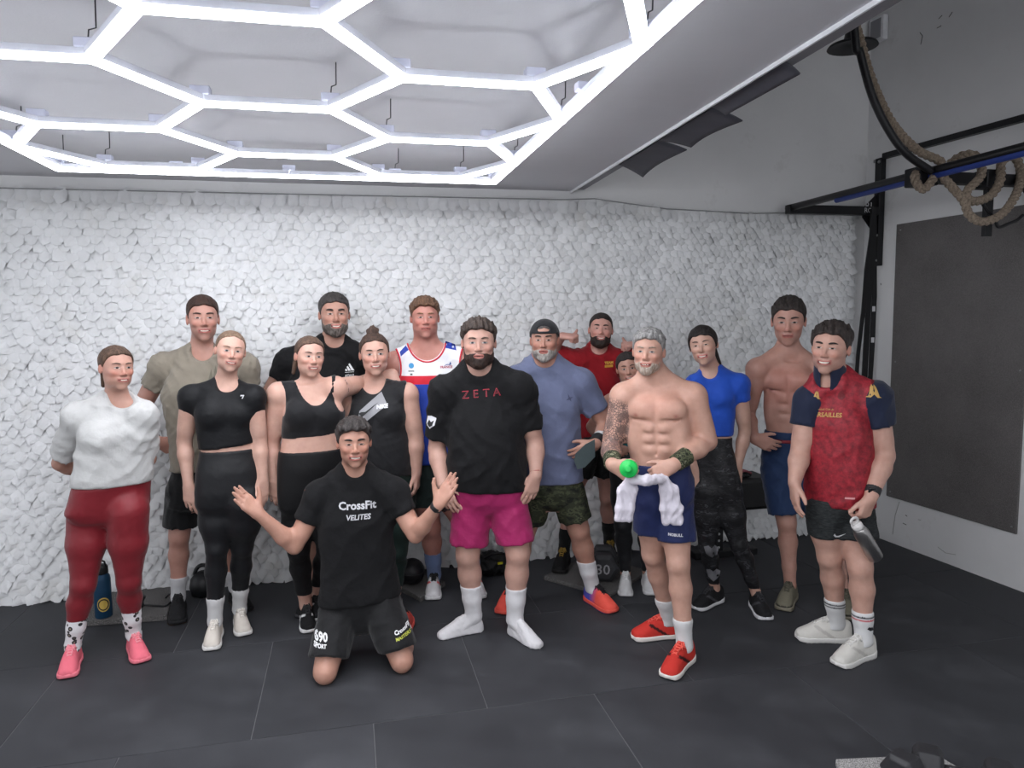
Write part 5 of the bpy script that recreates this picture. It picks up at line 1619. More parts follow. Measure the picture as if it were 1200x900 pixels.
# ---- man, backwards cap, blue tee, camo shorts
if want(10):
    sp = dict(key='p10', label='man in backwards black cap, slate blue T-shirt and camouflage shorts', D=4.2, bulk=1.12, skin=(196, 140, 116), ease=.016, yaw=4, neck_r=.070, foot=.98,
        head=dict(tc=(638, 372, 423), yaw=-4, hf=.07, face=dict(smile=.1, open=.25, jaw=1.1), hc=(60, 56, 54), flush=.5, eye=.55, browc=(52, 44, 40), brow=1.1, scalp=None, cap=1,
                  hair=dict(side=.02, top=.03, fuzz=.004, nape=.2), beard=dict(t=.03, col=(130, 124, 118), col2=(196, 190, 184), chin=.8)),
        neck=(638, 428), torso=[(474, 602, 679, .14, .14), (500, 601, 680, .15, .14), (530, 602, 680, .15, .14), (560, 604, 683, .14, .14), (576, 607, 687, .13, .13), (592, 611, 688, .12, .13)],
        arms=dict(L=((606, 447), (600, 507, .03), (612, 548, -.06), HANG(1)), R=((681, 450), (712, 500, .04), (697, 521, -.17), ((-.9, -.5, .05), (-.3, -.1, -1), (-.3, .9, .2), dict(curl='flat')))),
        legs=dict(L=((629, 574), (614, 625), (600, 690), (588, 721), .096), R=((668, 574), (678, 620), (693, 688), (722, 720), .096)))
    P = make_person(sp)
    shorts(P, camo('olive camouflage', [(0, (30, 32, 28)), (.40, (50, 54, 40)), (.52, (72, 76, 56)), (.62, (40, 44, 34)), (.68, (88, 88, 66))], 15), 552, .74, .098, wr=(.004, .16, 51))
    tee(P, cloth('slate blue jersey', (104, 111, 139), .85, .10, .45), (645, 563), .62, .076, (.086, .012), wr=(.0055, .17, 52))
    decal(P, P.shirt, shape([[(0, .3), (.4, .45), (.5, 1), (.6, .45), (1, .35), (.65, .25), (.6, -.1), (.45, .2)]]), (667, 466), .045, .3, ink((66, 72, 98)))
    wristband(P, 'R', .05, .30, plain('black wrap', (24, 24, 26), .8), .009, 'wrist_wrap')
    wristband(P, 'R', .30, .52, plain('white wrap', (196, 196, 198), .8), .008, 'wrist_wrap')
    # leather hand grip over palm and back of the hand
    W = P.A['R'][2]; d = nrm(V3(P, (-.9, -.75, .05))); up = nrm(V3(P, (-.35, .8, .1))); nn = nrm(np.cross(d, up)); 
    if nn @ P.v0 < 0: nn = -nn
    m = MB(); m.prism([W + nn * .034 + d * a + up * b - P.base for a, b in ((-.01, .036), (.05, .05), (.125, .045), (.15, .02), (.155, -.035), (.11, -.055), (.03, -.045))], nn * .005)
    m.build('hand_grip', plain('grip leather', (66, 78, 80), .6), P.root)
    for s in 'LR': sock(P, s, .07, .285, WHITE_SOCK)
    feet(P, dict(upper=(240, 92, 78), upper2=(88, 88, 190), mix=.42, sole=(236, 96, 82), tread=(60, 60, 130), lace=(28, 26, 30), tongue=(28, 26, 30), collar=(30, 28, 40)))

# ---- man in red behind, thumbs pointing to himself
if want(11):
    sp = dict(key='p11', label='bearded man in red T-shirt at the back pointing both thumbs at himself', fz=.03, D=4.9, bulk=.96, skin=(212, 152, 134), ease=.016, yaw=2, res=.011,
        head=dict(tc=(704, 366, 407), yaw=2, tilt=3, pitch=-6, hf=.03, face=dict(smile=.8, open=.35), hc=(30, 24, 22), flush=.6, eye=.35, brow=1.1,
                  hair=dict(side=.03, top=.05, fuzz=.008, freq=8, rec=.03), beard=dict(t=.06, col=(26, 20, 18), col2=(58, 42, 34), chin=1.0)),
        neck=(702, 413), torso=[(448, 677, 727), (475, 678, 725), (505, 679, 722), (518, 679, 722), (532, 680, 722)],
        arms=dict(L=((680, 424), (645, 412, .04), (659, 394, -.12), ((1, -.05, .25), (.05, -.9, -.3), (.4, .9, .1), dict(curl='fist', thumb_up=True))),
                  R=((725, 424), (758, 413, .04), (747, 404, -.12), ((-1, .0, .25), (-.05, -.9, -.3), (-.5, .9, .1), dict(curl='fist', thumb_up=True)))),
        legs=dict(L=((691, 520), (668, 585), (661, 645), (655, 674)), R=((711, 520), (712, 582), (715, 638), (718, 661))))
    P = make_person(sp)
    shorts(P, cloth('black shorts', (18, 18, 20), .8), 505, .58, .095)
    tee(P, cloth('crimson jersey', (140, 18, 28), .85, .08, .4), (701, 526), .86, .070, (.078, .014), wr=(.005, .1, 61))
    decal(P, P.shirt, text('TEAM', .06), (713.5, 425), .058, .05, ink((206, 160, 60)))
    decal(P, P.shirt, shape([[(0, 0), (1, 0), (1, .3), (0, .3)]]), (713.5, 429), .055, .05, ink((206, 150, 50)))
    for s in 'LR': sock(P, s, .10, .30, (22, 22, 24))
    feet(P, dict(upper=(26, 25, 26), sole=(30, 28, 28), tread=(20, 20, 20), lace=(150, 120, 50)))

# ---- woman in teal half hidden
if want(12):
    sp = dict(key='p12', label='smiling dark-haired woman in teal top, half hidden behind the shirtless men', D=4.5, fem=True, skin=(198, 144, 120), ease=.006, tight_hip=True, res=.012,
        head=dict(tc=(736, 411, 451), yaw=2, tilt=-8, face=dict(smile=.7, open=.5), hc=(30, 24, 23), flush=.4, brow=1.1, eye=.8,
                  hair=dict(side=.07, top=.09, fuzz=.02, freq=8)),
        neck=(738, 462), torso=[(482, 717, 763), (505, 718, 762), (525, 718, 762), (545, 716, 765), (562, 717, 764), (572, 719, 762)], bust_y=490, bust=.85,
        arms=dict(L=((716, 473), (694, 500, .04), (716, 524, -.08), ((.8, -.3, -.1), (.3, 0, -1), (.4, .8, 0), dict(curl='loose'))), R=((762, 473), (772, 520, .05), (765, 556), HANG(-1))),
        legs=dict(L=((728, 556), (730, 615), (733, 672), (734, 700), .088), R=((752, 556), (757, 615), (760, 672), (765, 698), .088)))
    P = make_person(sp)
    leggings(P, BLACK_LEG, 532, .10)
    tank(P, cloth('teal knit', (58, 122, 128), .7), (740, 538), (.075, 472), (.055, .11), name='tank_top')
    feet(P, dict(upper=(206, 206, 206), sole=(216, 216, 216), tread=(180, 180, 180), lace=(220, 220, 220)))

# ---- shirtless grey-haired man
def torso_muscles(y_pec, y_under, y_abs, y_nav, dx, k=1.0):
    """chest, stomach and flank muscles in the torso's own frame"""
    def muscle(P, pt):
        ax = np.stack([P.lat, P.fwd, UZ]); out = []
        for s in (-1, 1):
            out.append((ell(P.tp(s * dx, y_pec, P.front(y_pec) * .60), (.082, .050, .064), ax), .025))
            out.append((ell(P.tp(s * .115, y_abs[1], P.front(y_abs[1]) * .30), (.036, .055, .10), ax), .04))
            for i, y in enumerate(y_abs):
                out.append((ell(P.tp(s * .034, y, P.front(y) - .018), (.030, .022 * k + .002, .025), ax), .02))
        return out
    def carve(P, pt):
        ax = np.stack([P.lat, P.fwd, UZ]); f = P.front
        out = [(ell(P.tp(0, y_nav, f(y_nav) + .004), (.008, .014, .009), ax), .005)]
        out.append((rc(P.tp(0, y_pec - 12, f(y_pec) + .008), P.tp(0, y_abs[2], f(y_abs[2]) + .008), .010, .009), .014))
        for i in (0, 1):
            y = (y_abs[i] + y_abs[i + 1]) / 2
            out.append((rc(P.tp(-.06, y, f(y) + .002), P.tp(.06, y, f(y) + .002), .007, .007), .014))
        for s in (-1, 1):
            out.append((rc(P.tp(s * .015, y_under, f(y_under) + .010), P.tp(s * .11, y_under - 5, f(y_under) * .72), .006, .006), .022))
        return out
    return muscle, carve
if want(13):
    muscle, carve = torso_muscles(478, 492, (499, 511.5, 524), 528, .066)
    def paint(P, pt, V, C, blend, skin):
        D = P.sp['D']
        front = ((V - P.base) @ P.fwd) > .03
        for qx, py in ((-.098, 484), (.098, 484)):
            c = P.tp(qx, py, .1); dx = (V - c) @ P.lat; dz = V[:, 2] - c[2]
            blend(front * np.exp(-(dx ** 2 + dz ** 2) / .011 ** 2) * .8, lin((150, 84, 76)))
        c = P.tp(0, 470, .1); dx = (V - c) @ P.lat; dz = V[:, 2] - c[2]
        blend(front * .35 * np.exp(-(dx / .12) ** 2 - (dz / .08) ** 2), skin * np.array([1.05, .78, .74]))
    def tattoo(P, pt, V):
        S, E, W = P.A['L']
        def seg(a, b):
            ab = b - a; t = np.clip(((V - a) @ ab) / (ab @ ab), 0, 1); return np.linalg.norm(V - a - t[:, None] * ab, axis=1), t
        d1, t1 = seg(S, E); d2, t2 = seg(E, W)
        m = np.maximum(np.clip((.085 - d1) / .01, 0, 1) * np.clip((t1 + .0) / .1, 0, 1) * (((V - S) @ P.lat) < .035), np.clip((.07 - d2) / .01, 0, 1) * (t2 < .92))
        return m * .85
    sp = dict(key='p13', label='shirtless grey-haired man with tattooed arm holding green shaker and white towel', D=3.62, bulk=1.0, arm=1.14, skin=(212, 160, 136), ease=.0, yaw=-8, res=.0095, neck_r=.064,
        muscle=muscle, carve=carve, paint=paint, ink=tattoo,
        head=dict(tc=(760, 383, 439), yaw=-8, tilt=2, hf=.06, face=dict(smile=.6, open=.35, jaw=1.04), hc=(96, 94, 94), hc2=(176, 174, 172), flush=.6, eye=.6, browc=(120, 104, 94), iris=(80, 90, 100),
                  hair=dict(side=.04, top=.12, fuzz=.03, freq=10, front=.04, seed=9), beard=dict(t=.02, col=(140, 116, 100), col2=(196, 184, 172), chin=.8)),
        neck=(766, 446), torso=[(478, 736, 808, .115, .11), (500, 738, 807, .11, .105), (525, 739, 806, .10, .10), (546, 739, 807, .10, .10), (562, 740, 811, .11, .12), (580, 742, 812, .11, .12), (594, 744, 811, .10, .11)],
        arms=dict(L=((731, 466), (716, 523, .02), (718, 545, -.20), ((.75, -.35, .45), (.75, .1, -.6), (.3, 1, .3), dict(curl='grip'))), R=((812, 466), (829, 517, -.02), (789, 545, -.20), ((-.9, -.5, .25), (-.15, -.35, -1), (-.4, .9, .3), dict(curl='grip')))),
        legs=dict(L=((758, 585), (765, 649), (783, 727), (741, 750), .092), R=((794, 585), (795, 660), (806, 753), (779, 800), .092)))
    P = make_person(sp); P13 = P
    shorts(P, cloth('navy shorts', (34, 44, 88), .6, .08, .4, .1), 551, dict(L=.56, R=.66), .098, wr=(.004, .16, 71))
    decal(P, P.short, text('NOBULL', .05), (791.5, 627), .072, -.03, ink((214, 214, 220)))
    cm = camo('wrap camouflage', [(0, (34, 38, 30)), (.42, (84, 88, 66)), (.52, (48, 52, 38)), (.62, (128, 128, 104))], 34)
    wristband(P, 'L', .06, .36, cm, .010, 'wrist_wrap'); wristband(P, 'R', .06, .38, cm, .010, 'wrist_wrap')
    ps = cloth('patterned sock', (206, 206, 206), .9, .1, .2)
    for s in 'LR': sock(P, s, .07, .235, (0, 0, 0), mat=ps)
    feet(P, dict(upper=(198, 54, 46), sole=(222, 216, 210), tread=(30, 30, 32), lace=(232, 96, 82), side=(60, 26, 26)))

# ---- woman, blue crop tee, dark camouflage leggings
if want(14):
    sp = dict(key='p14', label='woman in bright blue cropped T-shirt and black camouflage leggings', D=4.2, fem=True, bulk=.92, leg=1.0, yaw=-8, skin=(212, 164, 140), ease=.007, tight_hip=True,
        head=dict(tc=(824, 380, 428), yaw=-8, tilt=-9, hf=.05, face=dict(smile=.65, open=.55, jaw=.92, nose=.9), hc=(22, 18, 18), hc2=(48, 40, 38), flush=.3, eye=.45, lips=.8, lipc=(190, 96, 96),
                  hair=dict(side=.08, top=.08, fuzz=.01, freq=6, rec=-.06, ears=0, extra=[PONY(.40, -.7, -.30, .20, .05, -.75, .15)], low=.3)),
        neck=(833, 440), torso=[(466, 815, 860), (486, 814, 860), (508, 815, 858), (521, 815, 857), (538, 813, 862), (560, 811, 867), (578, 811, 869), (587, 815, 866)], bust_y=474, bust=.78,
        arms=dict(L=((815, 452), (805, 505, .06), (812, 546, .0), HANG(1)), R=((866, 451), (873, 505), (864, 549, -.04), ((-.12, -1, .08), (-.35, 0, -1), (-1, 0, .35), dict(curl='relax')))),
        legs=dict(L=((827, 575), (829, 640), (836, 690), (816, 716), .086), R=((852, 575), (866, 638), (886, 695), (900, 729), .086)))
    P = make_person(sp)
    lc = camo('black camouflage', [(0, (26, 26, 28)), (.46, (40, 40, 43)), (.53, (30, 30, 32)), (.60, (66, 66, 70)), (.66, (34, 34, 36))], 13, .5, (1, 1, 2.4))
    leggings(P, lc, 521, .13)
    tee(P, cloth('royal blue knit', (30, 76, 178), .7, .08, .3), (836, 510), .36, .056, (.068, .018), wr=(.0025, .09, 81), name='crop_top')
    # pale petal panels low on one legging
    l = P.leg['L']
    for i, py in enumerate((647, 674)):
        pts = [[(0, 0), (-.35, .35), (-.5, .9), (-.2, 1.0), (0, .8), (.2, 1.0), (.5, .9), (.35, .35)]]
        decal(P, P.short, shape(pts), (834 if i == 0 else 836, py), .085, 0, ink((104, 104, 108)))
    feet(P, dict(upper=(30, 30, 32), sole=(214, 214, 216), tread=(50, 50, 52), lace=(46, 46, 50), side=(70, 70, 74)), )

# ---- shirtless man at the back
if want(15):
    muscle, carve = torso_muscles(446, 459, (466, 478, 489), 494, .064, .8)
    def paint(P, pt, V, C, blend, skin):
        D = P.sp['D']; front = ((V - P.base) @ P.fwd) > .02
        c = P.tp(0, 452, .1); dx = (V - c) @ P.lat; dz = V[:, 2] - c[2]
        blend(front * .45 * np.exp(-(dx / .15) ** 4 - (dz / .12) ** 4), skin * np.array([1.05, .72, .70]))
        for qx, py in ((-.10, 456), (.10, 456)):
            c = P.tp(qx, py, .1); dx = (V - c) @ P.lat; dz = V[:, 2] - c[2]
            blend(front * np.exp(-(dx ** 2 + dz ** 2) / .011 ** 2) * .8, lin((140, 78, 72)))
    sp = dict(key='p15', label='shirtless dark-haired man in navy shorts standing at the back right', D=4.38, bulk=.98, arm=1.05, skin=(208, 152, 132), ease=.0, yaw=0, res=.0105, muscle=muscle, paint=paint, carve=carve,
        head=dict(tc=(924, 345, 404), yaw=-1, pitch=8, hf=.07, face=dict(smile=-.1, open=.2, jaw=.98, w=.96, ear=1.1), hc=(32, 28, 27), hc2=(66, 58, 54), flush=.55, eye=.55, brow=1.0, stubble=.25,
                  hair=dict(side=.05, top=.10, fuzz=.03, freq=10, rec=-.04, seed=12)),
        neck=(923, 412), torso=[(446, 893, 954, .105, .10), (468, 899, 952, .10, .095), (490, 900, 954, .095, .09), (510, 899, 957, .095, .09), (530, 895, 960, .10, .10), (560, 894, 964, .11, .11), (577, 896, 964, .10, .10)],
        arms=dict(L=((887, 433), (876, 486, .06), (884, 514, -.10), ((.85, -.35, -.1), (.2, -.1, -1), (.3, .9, .0), dict(curl='flat'))), R=((959, 433), (972, 490, .06), (965, 535, .0), HANG(-1))),
        legs=dict(L=((911, 560), (922, 612), (927, 684), (917, 719), .092), R=((948, 560), (972, 620), (988, 692), (996, 730), .092)))
    P = make_person(sp)
    shorts(P, cloth('steel navy shorts', (36, 56, 92), .7, .08, .35), 515, .80, .100, wr=(.004, .11, 91))
    garment(P, 'waistband', [(loft([r for r in P.rowset(-.013)], P.lat, P.fwd, 2.3), .02, 0)], ink((130, 30, 40)), [(at(925, 513, 4.38), UZ), (at(925, 517, 4.38), -UZ)], (), .006, None)
    feet(P, dict(upper=(120, 116, 100), sole=(136, 130, 114), tread=(70, 66, 60), lace=(96, 92, 80), toe=(60, 58, 52)))

# ---- man in burgundy polo
if want(16):
    sp = dict(key='p16', label='smiling man in red and navy football polo holding a steel bottle', D=3.66, bulk=1.06, arm=1.08, skin=(214, 162, 140), ease=.014, yaw=-16, neck_r=.066,
        head=dict(tc=(973, 374, 438), yaw=-14, tilt=4, hf=.08, face=dict(smile=.85, open=.7, jaw=1.05), hc=(34, 29, 28), hc2=(74, 64, 60), flush=.5, eye=.5, stubble=.35, brow=1.1,
                  hair=dict(side=.05, top=.14, fuzz=.06, freq=9, seed=15)),
        neck=(972, 446), torso=[(492, 946, 1018, .13, .12), (515, 946, 1020, .135, .12), (550, 945, 1021, .135, .12), (580, 945, 1022, .125, .125), (594, 945, 1023, .12, .125), (606, 946, 1021, .11, .12)],
        arms=dict(L=((950, 471, .02), (938, 529, .0), (931, 566, -.08), ((.06, -1, .12), (1, 0, -.5), (.2, 0, 1), dict(curl='relax'))), R=((1024, 467), (1037, 534, -.05), (1020, 584, -.19), ((-.32, -1, .15), (-.7, .1, -.6), (-.6, 0, .8), dict(curl='grip')))),
        legs=dict(L=((968, 597), (972, 652), (983, 731), (931, 749), .094), R=((1000, 597), (1008, 664), (1019, 747), (976, 784), .094)))
    P = make_person(sp); P16 = P
    shorts(P, camo('charcoal heather', [(0, (34, 36, 37)), (.45, (44, 47, 48)), (.60, (54, 58, 59))], 40, .8, (1, 1, 5)), 578, dict(L=.52, R=.52), dict(L=.098, R=.104), wr=(.004, .1, 101))
    navy = cloth('navy knit', (26, 34, 58), .7, .08, .35)
    pm, nt, b = new_mat('burgundy marbled knit')
    nt.links.new(ramp(nt, noise(nt, 38, 5, .7), [(.35, rgba((112, 20, 32))), (.55, rgba((152, 30, 44))), (.72, rgba((176, 46, 58)))]), b.inputs['Base Color'])
    b.inputs['Roughness'].default_value = .65; bump(nt, b, noise(nt, 24, 3), .35, .01)
    tee(P, pm, (984, 590), .50, .076, (.078, .034), wr=(.005, .16, 102), name='polo_shirt', split=True, smat=navy)
    # collar: standing band cut open at the throat
    nbp = P.nb
    nk = P.H2W(0, -.16, -.55)
    q = rc(nbp - P.fwd * .012 + UZ * -.012, nk, .082, .075)
    G_ = garment(P, 'collar', [(q, 0, 0)], navy, [(nbp + UZ * .062 - P.fwd * .02, nrm(UZ + P.fwd * -.45)), (nbp - UZ * .028, nrm(-UZ - P.fwd * .35))], [(rc(nbp - P.fwd * .012 - UZ * .05, nk + UZ * .05, .070, .066), 0), (ell(nbp + P.fwd * .09 + UZ * .0, (.026, .06, .09), np.stack([P.lat, P.fwd, UZ])), .004)], .005, None, None, P.shirt[0])
    gold = ink((190, 152, 84))
    decal(P, P.shirt, text('VERSAILLES', .025), (968, 486), .150, .04, gold)
    decal(P, P.shirt, text('Football Club de', .0), (967, 479.5), .085, .04, gold)
    kap = [[(0, 0), (.18, .1), (.32, .8), (.42, 1), (.5, .8), (.45, .5), (.5, .35), (.55, .5), (.5, .8), (.58, 1), (.68, .8), (.82, .1), (1, 0), (.7, -.02), (.5, .22), (.3, -.02)]]
    decal(P, P.shirt, shape(kap), (957, 463), .040, 0, gold)
    slv = [g for g in P.garments if g[0].name.startswith('sleeve')]
    decal(P, slv[1], shape(kap), (1024, 458), .066, -.1, gold, dirn=(.45, .2, .8))
    decal(P, P.shirt, shape([disc(.5, 12), [(-.5, .3), (0, .9), (.5, .3), (0, .5)]]), (986, 463), .034, 0, ink((112, 26, 34)))
    decal(P, P.shirt, shape([[(0, 0), (1, .05), (1, .25), (0, .2)]]), (996, 584), .045, 0, ink((210, 150, 150)))
    decal(P, P.short, shape([[(0, .2), (.15, 0), (.4, 0), (1, .42), (.35, .14), (.2, .16), (.1, .4)]]), (985, 627), .05, 0, ink((196, 196, 198)))
    wristband(P, 'R', .10, .26, plain('watch strap', (32, 32, 34), .6), .004, 'watch_strap')
    wc = P.A['R'][2] + (P.A['R'][1] - P.A['R'][2]) * .18 + V3(P, (-.15, .0, 1)) * .033
    MB().box(-np.array([.019, .006, .022]), (.019, .006, .022), .005, Matrix.Translation(Vector(wc - P.base)) @ Matrix.Rotation(-.25, 4, 'Z') @ Matrix.Rotation(.1, 4, 'Y')).build('watch', plain('watch glass', (18, 18, 22), .15), P.root)
    for s in 'LR':
        def sc(V):
            C = np.tile(lin((218, 218, 218)), (len(V), 1)); z = V[:, 2]
            C[(z > .225) & (z < .234)] = lin((30, 30, 36)); C[(z > .212) & (z < .219)] = lin((190, 40, 56) if s == 'R' else (30, 30, 36)) ; return C
        so = sock(P, s, .07, .25, (218, 218, 218), cfn=sc, mat=cloth('ringed sock', (0, 0, 0), .9, .03, .2, attr=True))
        if s == 'R': decal(P, P.last, shape([[(0, .5), (.3, 1), (.5, .8), (.9, 1), (1, .4), (.5, 0)]]), (1020.5, 737), .024, 0, ink((28, 28, 34)))
    feet(P, dict(upper=(218, 215, 208), sole=(224, 222, 218), tread=(196, 194, 190), lace=(228, 226, 222), side=(196, 192, 186)))
# ================================================================== THINGS ON THE FLOOR AND IN HANDS
M_FOAM, nt, b = new_mat('speckled foam')
n1 = noise(nt, 230, 2, .7)
nt.links.new(ramp(nt, n1, [(.36, rgba((62, 60, 60))), (.48, rgba((104, 102, 100))), (.62, rgba((150, 148, 146)))], 'CONSTANT'), b.inputs['Base Color'])
b.inputs['Roughness'].default_value = .9; bump(nt, b, n1, .4, .004)
M_FOAM2, nt, b = new_mat('pale speckled foam')
n1 = noise(nt, 240, 2, .7)
nt.links.new(ramp(nt, n1, [(.34, rgba((110, 108, 106))), (.46, rgba((168, 166, 164))), (.60, rgba((206, 204, 202)))], 'CONSTANT'), b.inputs['Base Color'])
b.inputs['Roughness'].default_value = .9; bump(nt, b, n1, .4, .004)
def mat_slab(px, h, label, m):
    P = [onz(x, y, h) for x, y in px]; c = np.mean(P, 0); c[2] = 0
    mb = MB(); mb.prism([p - c - np.array([0, 0, h - .001]) for p in P], (0, 0, h - .001))
    es = mb.bm.edges[:]; bmesh.ops.bevel(mb.bm, geom=es, offset=.005, segments=2, affect='EDGES', profile=.5)
    o = mb.build('foam_pad', m, None, c); tag(o, label, 'foam pad', 'speckled foam pads'); return o
mat_slab([(98, 728), (196, 721), (206, 687), (118, 692)], .035, 'grey speckled foam pad under the blue water bottle', M_FOAM)
mat_slab([(637, 675), (714, 696), (760, 668), (690, 650)], .03, 'grey speckled foam pad under the black dumbbell marked 30', M_FOAM)
mat_slab([(470, 688), (493, 700), (522, 681), (492, 672)], .035, 'small grey speckled foam pad under the black ball behind the kneeling man', M_FOAM)
mat_slab([(979, 889), (1097, 883.5), (1230, 960), (1010, 975)], .03, 'pale speckled foam pad in the near right corner', M_FOAM2)

# blue water bottle
bp = onz(122, 722, .035)
bt = empty('water_bottle', bp, 'dark blue steel water bottle with black lid beside the red leggings', 'bottle')
M_BBLUE = plain('blue enamel', (26, 66, 96), .4, .2, .08)
MB().lathe([(.044, 0), (.047, .006), (.047, .225), (.044, .245), (.036, .258), (.034, .262)], 28).build('flask', M_BBLUE, bt)
MB().lathe([(.037, .262), (.038, .268), (.037, .300), (.030, .312), (.012, .318)], 24).build('lid', M_BLACK, bt)
MB().tube([(-.030, -.01, .30), (-.024, -.012, .335), (0, -.014, .347), (.024, -.012, .335), (.030, -.01, .30)], .006, 8).build('handle', M_BLACK, bt)
dv = nrm(np.array([.35 - bp[0] * .0, -bp[1], 0]) * np.array([1, 1, 0])); sdir = math.atan2(-1, .34)
for r, col, off in ((.034, (206, 176, 84), .0478), (.028, (40, 40, 40), .0484), (.022, (206, 176, 84), .0490)):
    mb = MB(); pts = []
    vs = []
    n = 24
    cen = None
    ring = [(off * math.cos(sdir + r * math.cos(2 * math.pi * k / n) / .047), off * math.sin(sdir + r * math.cos(2 * math.pi * k / n) / .047), .085 + 1.25 * r * math.sin(2 * math.pi * k / n)) for k in range(n)]
    c0 = mb.bm.verts.new((off * math.cos(sdir), off * math.sin(sdir), .085)); rv = [mb.bm.verts.new(p) for p in ring]
    for k in range(n): mb.bm.faces.new((c0, rv[k], rv[(k + 1) % n]))
    mb.build('sticker', ink(col), bt)
# black skipping rope bundle
cp = onz(160, 716, .037)
rp = empty('skipping_rope', cp, 'black cable coiled beside the blue bottle on the foam pad', 'skipping rope')
Q = spline([np.array(p) for p in ((-.03, 0, .02), (.02, .03, .05), (.04, -.02, .03), (0, -.04, .06), (-.04, .0, .08), (.0, .04, .05), (.04, .0, .085), (-.02, -.03, .02), (.03, .03, .02), (.10, .04, .006), (.16, .03, .006), (.19, .09, .03), (.165, .11, .045), (.14, .09, .03))], 6)
MB().tube(list(Q), .006, 7).build('cable', M_BLACK, rp)
MB().tube([(-.04, .02, .02), (-.01, .02, .11)], [.018, .016], 10).build('handle', M_BLACK, rp)
MB().tube([(.0, -.03, .018), (.05, -.02, .10)], [.018, .016], 10).build('handle', M_BLACK, rp)
# kettlebells / ball
def kettlebell(p, r, label):
    k = empty('kettlebell', p, label, 'kettlebell', 'black weights along the wall')
    MB().lathe([(r * .6, 0), (r * .85, r * .12), (r * 1.0, r * .7), (r * .9, r * 1.3), (r * .55, r * 1.75), (r * .2, r * 1.9)], 24).build('bell', M_BLACK, k)
    a = [(r * .55 * math.cos(t), 0, r * 1.62 + r * .72 * math.sin(t)) for t in np.linspace(0, math.pi, 12)]
    MB().tube(a, r * .15, 8).build('handle', M_BLACK, k)
p = onz(239, 697); kettlebell(p, .085, 'black kettlebell by the netting behind the woman in the black crop top')
p = onz(483, 684, .035)
md = empty('medicine_ball', p, 'black medicine ball on the small foam pad behind the kneeling man', 'ball')
MB().lathe([(.085 * math.sin(t), .085 - .085 * math.cos(t)) for t in np.linspace(.12, math.pi - .05, 16)], 28).build('ball', M_BLACK, md)
MB().tube([(.0855 * math.cos(t), .0855 * math.sin(t), .085) for t in np.linspace(0, 2 * math.pi, 33)], .003, 5).build('seam', plain('seam', (50, 50, 52), .7), md)
# gym bag with yellow strap
p = onz(583, 671)
gb = empty('gym_bag', p, 'slumped black gym bag with yellow tabs between the legs of the pink-shorts man', 'bag')
m = Field((-.19, -.11, 0), (.19, .11, .19), .010)
m.add(ell((-.06, 0, .07), (.12, .10, .085)), .05); m.add(ell((.08, .01, .06), (.11, .09, .07)), .05); m.wrinkle(.012, .07, 77)
m.cut((0, 0, .003), (0, 0, -1)); V, F = m.mesh()
link('bag_body', mesh_np('bag_body', V, F), gb, plain('black nylon', (20, 20, 22), .6, 0, .2))
MB().tube(spline([(-.10, -.06, .13), (-.04, -.10, .17), (.03, -.09, .16), (.09, -.06, .11)], 6), .009, 7).build('strap', M_BLACK, gb)
for q in ((.0, -.095, .10), (.055, -.09, .075)):
    MB().box(np.array(q) - (.018, .006, .008), np.array(q) + (.018, .004, .008), .003).build('tab', ink((196, 190, 40)), gb)
# hexagonal dumbbells
def dumbbell(p, ang, label, r=.095, L=.10, gap=.16, num=None):
    d = empty('dumbbell', p, label, 'dumbbell', 'black hexagonal dumbbells'); d.rotation_euler = (0, 0, ang)
    for s in (-1, 1):
        pts = []
        mb = MB()
        rings = []
        for x, rr in ((gap / 2, .78), (gap / 2 + .015, 1), (gap / 2 + L - .02, 1), (gap / 2 + L, .72)):
            rings.append([mb.bm.verts.new((s * x, rr * r * math.cos(math.pi / 3 * k), r * .868 + rr * r * math.sin(math.pi / 3 * k))) for k in range(6)])
        for a, c in zip(rings, rings[1:]):
            for k in range(6): mb.bm.faces.new((a[k], a[(k + 1) % 6], c[(k + 1) % 6], c[k]))
        mb.bm.faces.new(rings[0]); mb.bm.faces.new(rings[-1])
        bmesh.ops.bevel(mb.bm, geom=mb.bm.edges[:], offset=.004, segments=2, affect='EDGES', profile=.5)
        h = mb.build('head', plain('rubber head', (44, 44, 47), .55, 0, .15, 40, .2), d)
        if num:
            me = text(num, .01); me.transform(Matrix.Translation((s * (gap / 2 + L + .0012), 0, r * .868)) @ Matrix.Rotation(math.pi / 2 * s, 4, 'Z') @ Matrix.Rotation(math.pi / 2, 4, 'X') @ Matrix.Scale(.095, 4) @ Matrix.Translation((-.55, -.36, 0)))
            link('number', me, h, ink((150, 150, 152)))
    MB().tube([(-gap / 2 - .005, 0, r * .868), (-gap / 4, 0, r * .868), (0, 0, r * .868), (gap / 4, 0, r * .868), (gap / 2 + .005, 0, r * .868)], [.015, .0165, .018, .0165, .015], 12).build('grip', plain('chrome grip', (120, 120, 124), .3, .9), d)
    return d
p = onz(713, 682, .031)
dumbbell(p + np.array([.01, .115, 0]), math.atan2(p[1], p[0]) + math.radians(0), 'black hexagonal dumbbell marked 30 on the foam pad between the feet', .105, .085, .09, '30')
q1 = onz(1040, 897, .16); q1[2] = .03; q2 = onz(1130, 886, .16); q2[2] = .03
dumbbell(q1, math.radians(20), 'black hexagonal dumbbell at the near right corner, left of the pair', .075, .10, .13)
dumbbell(q2, math.radians(-38), 'black hexagonal dumbbell at the near right corner, right of the pair', .075, .10, .13)

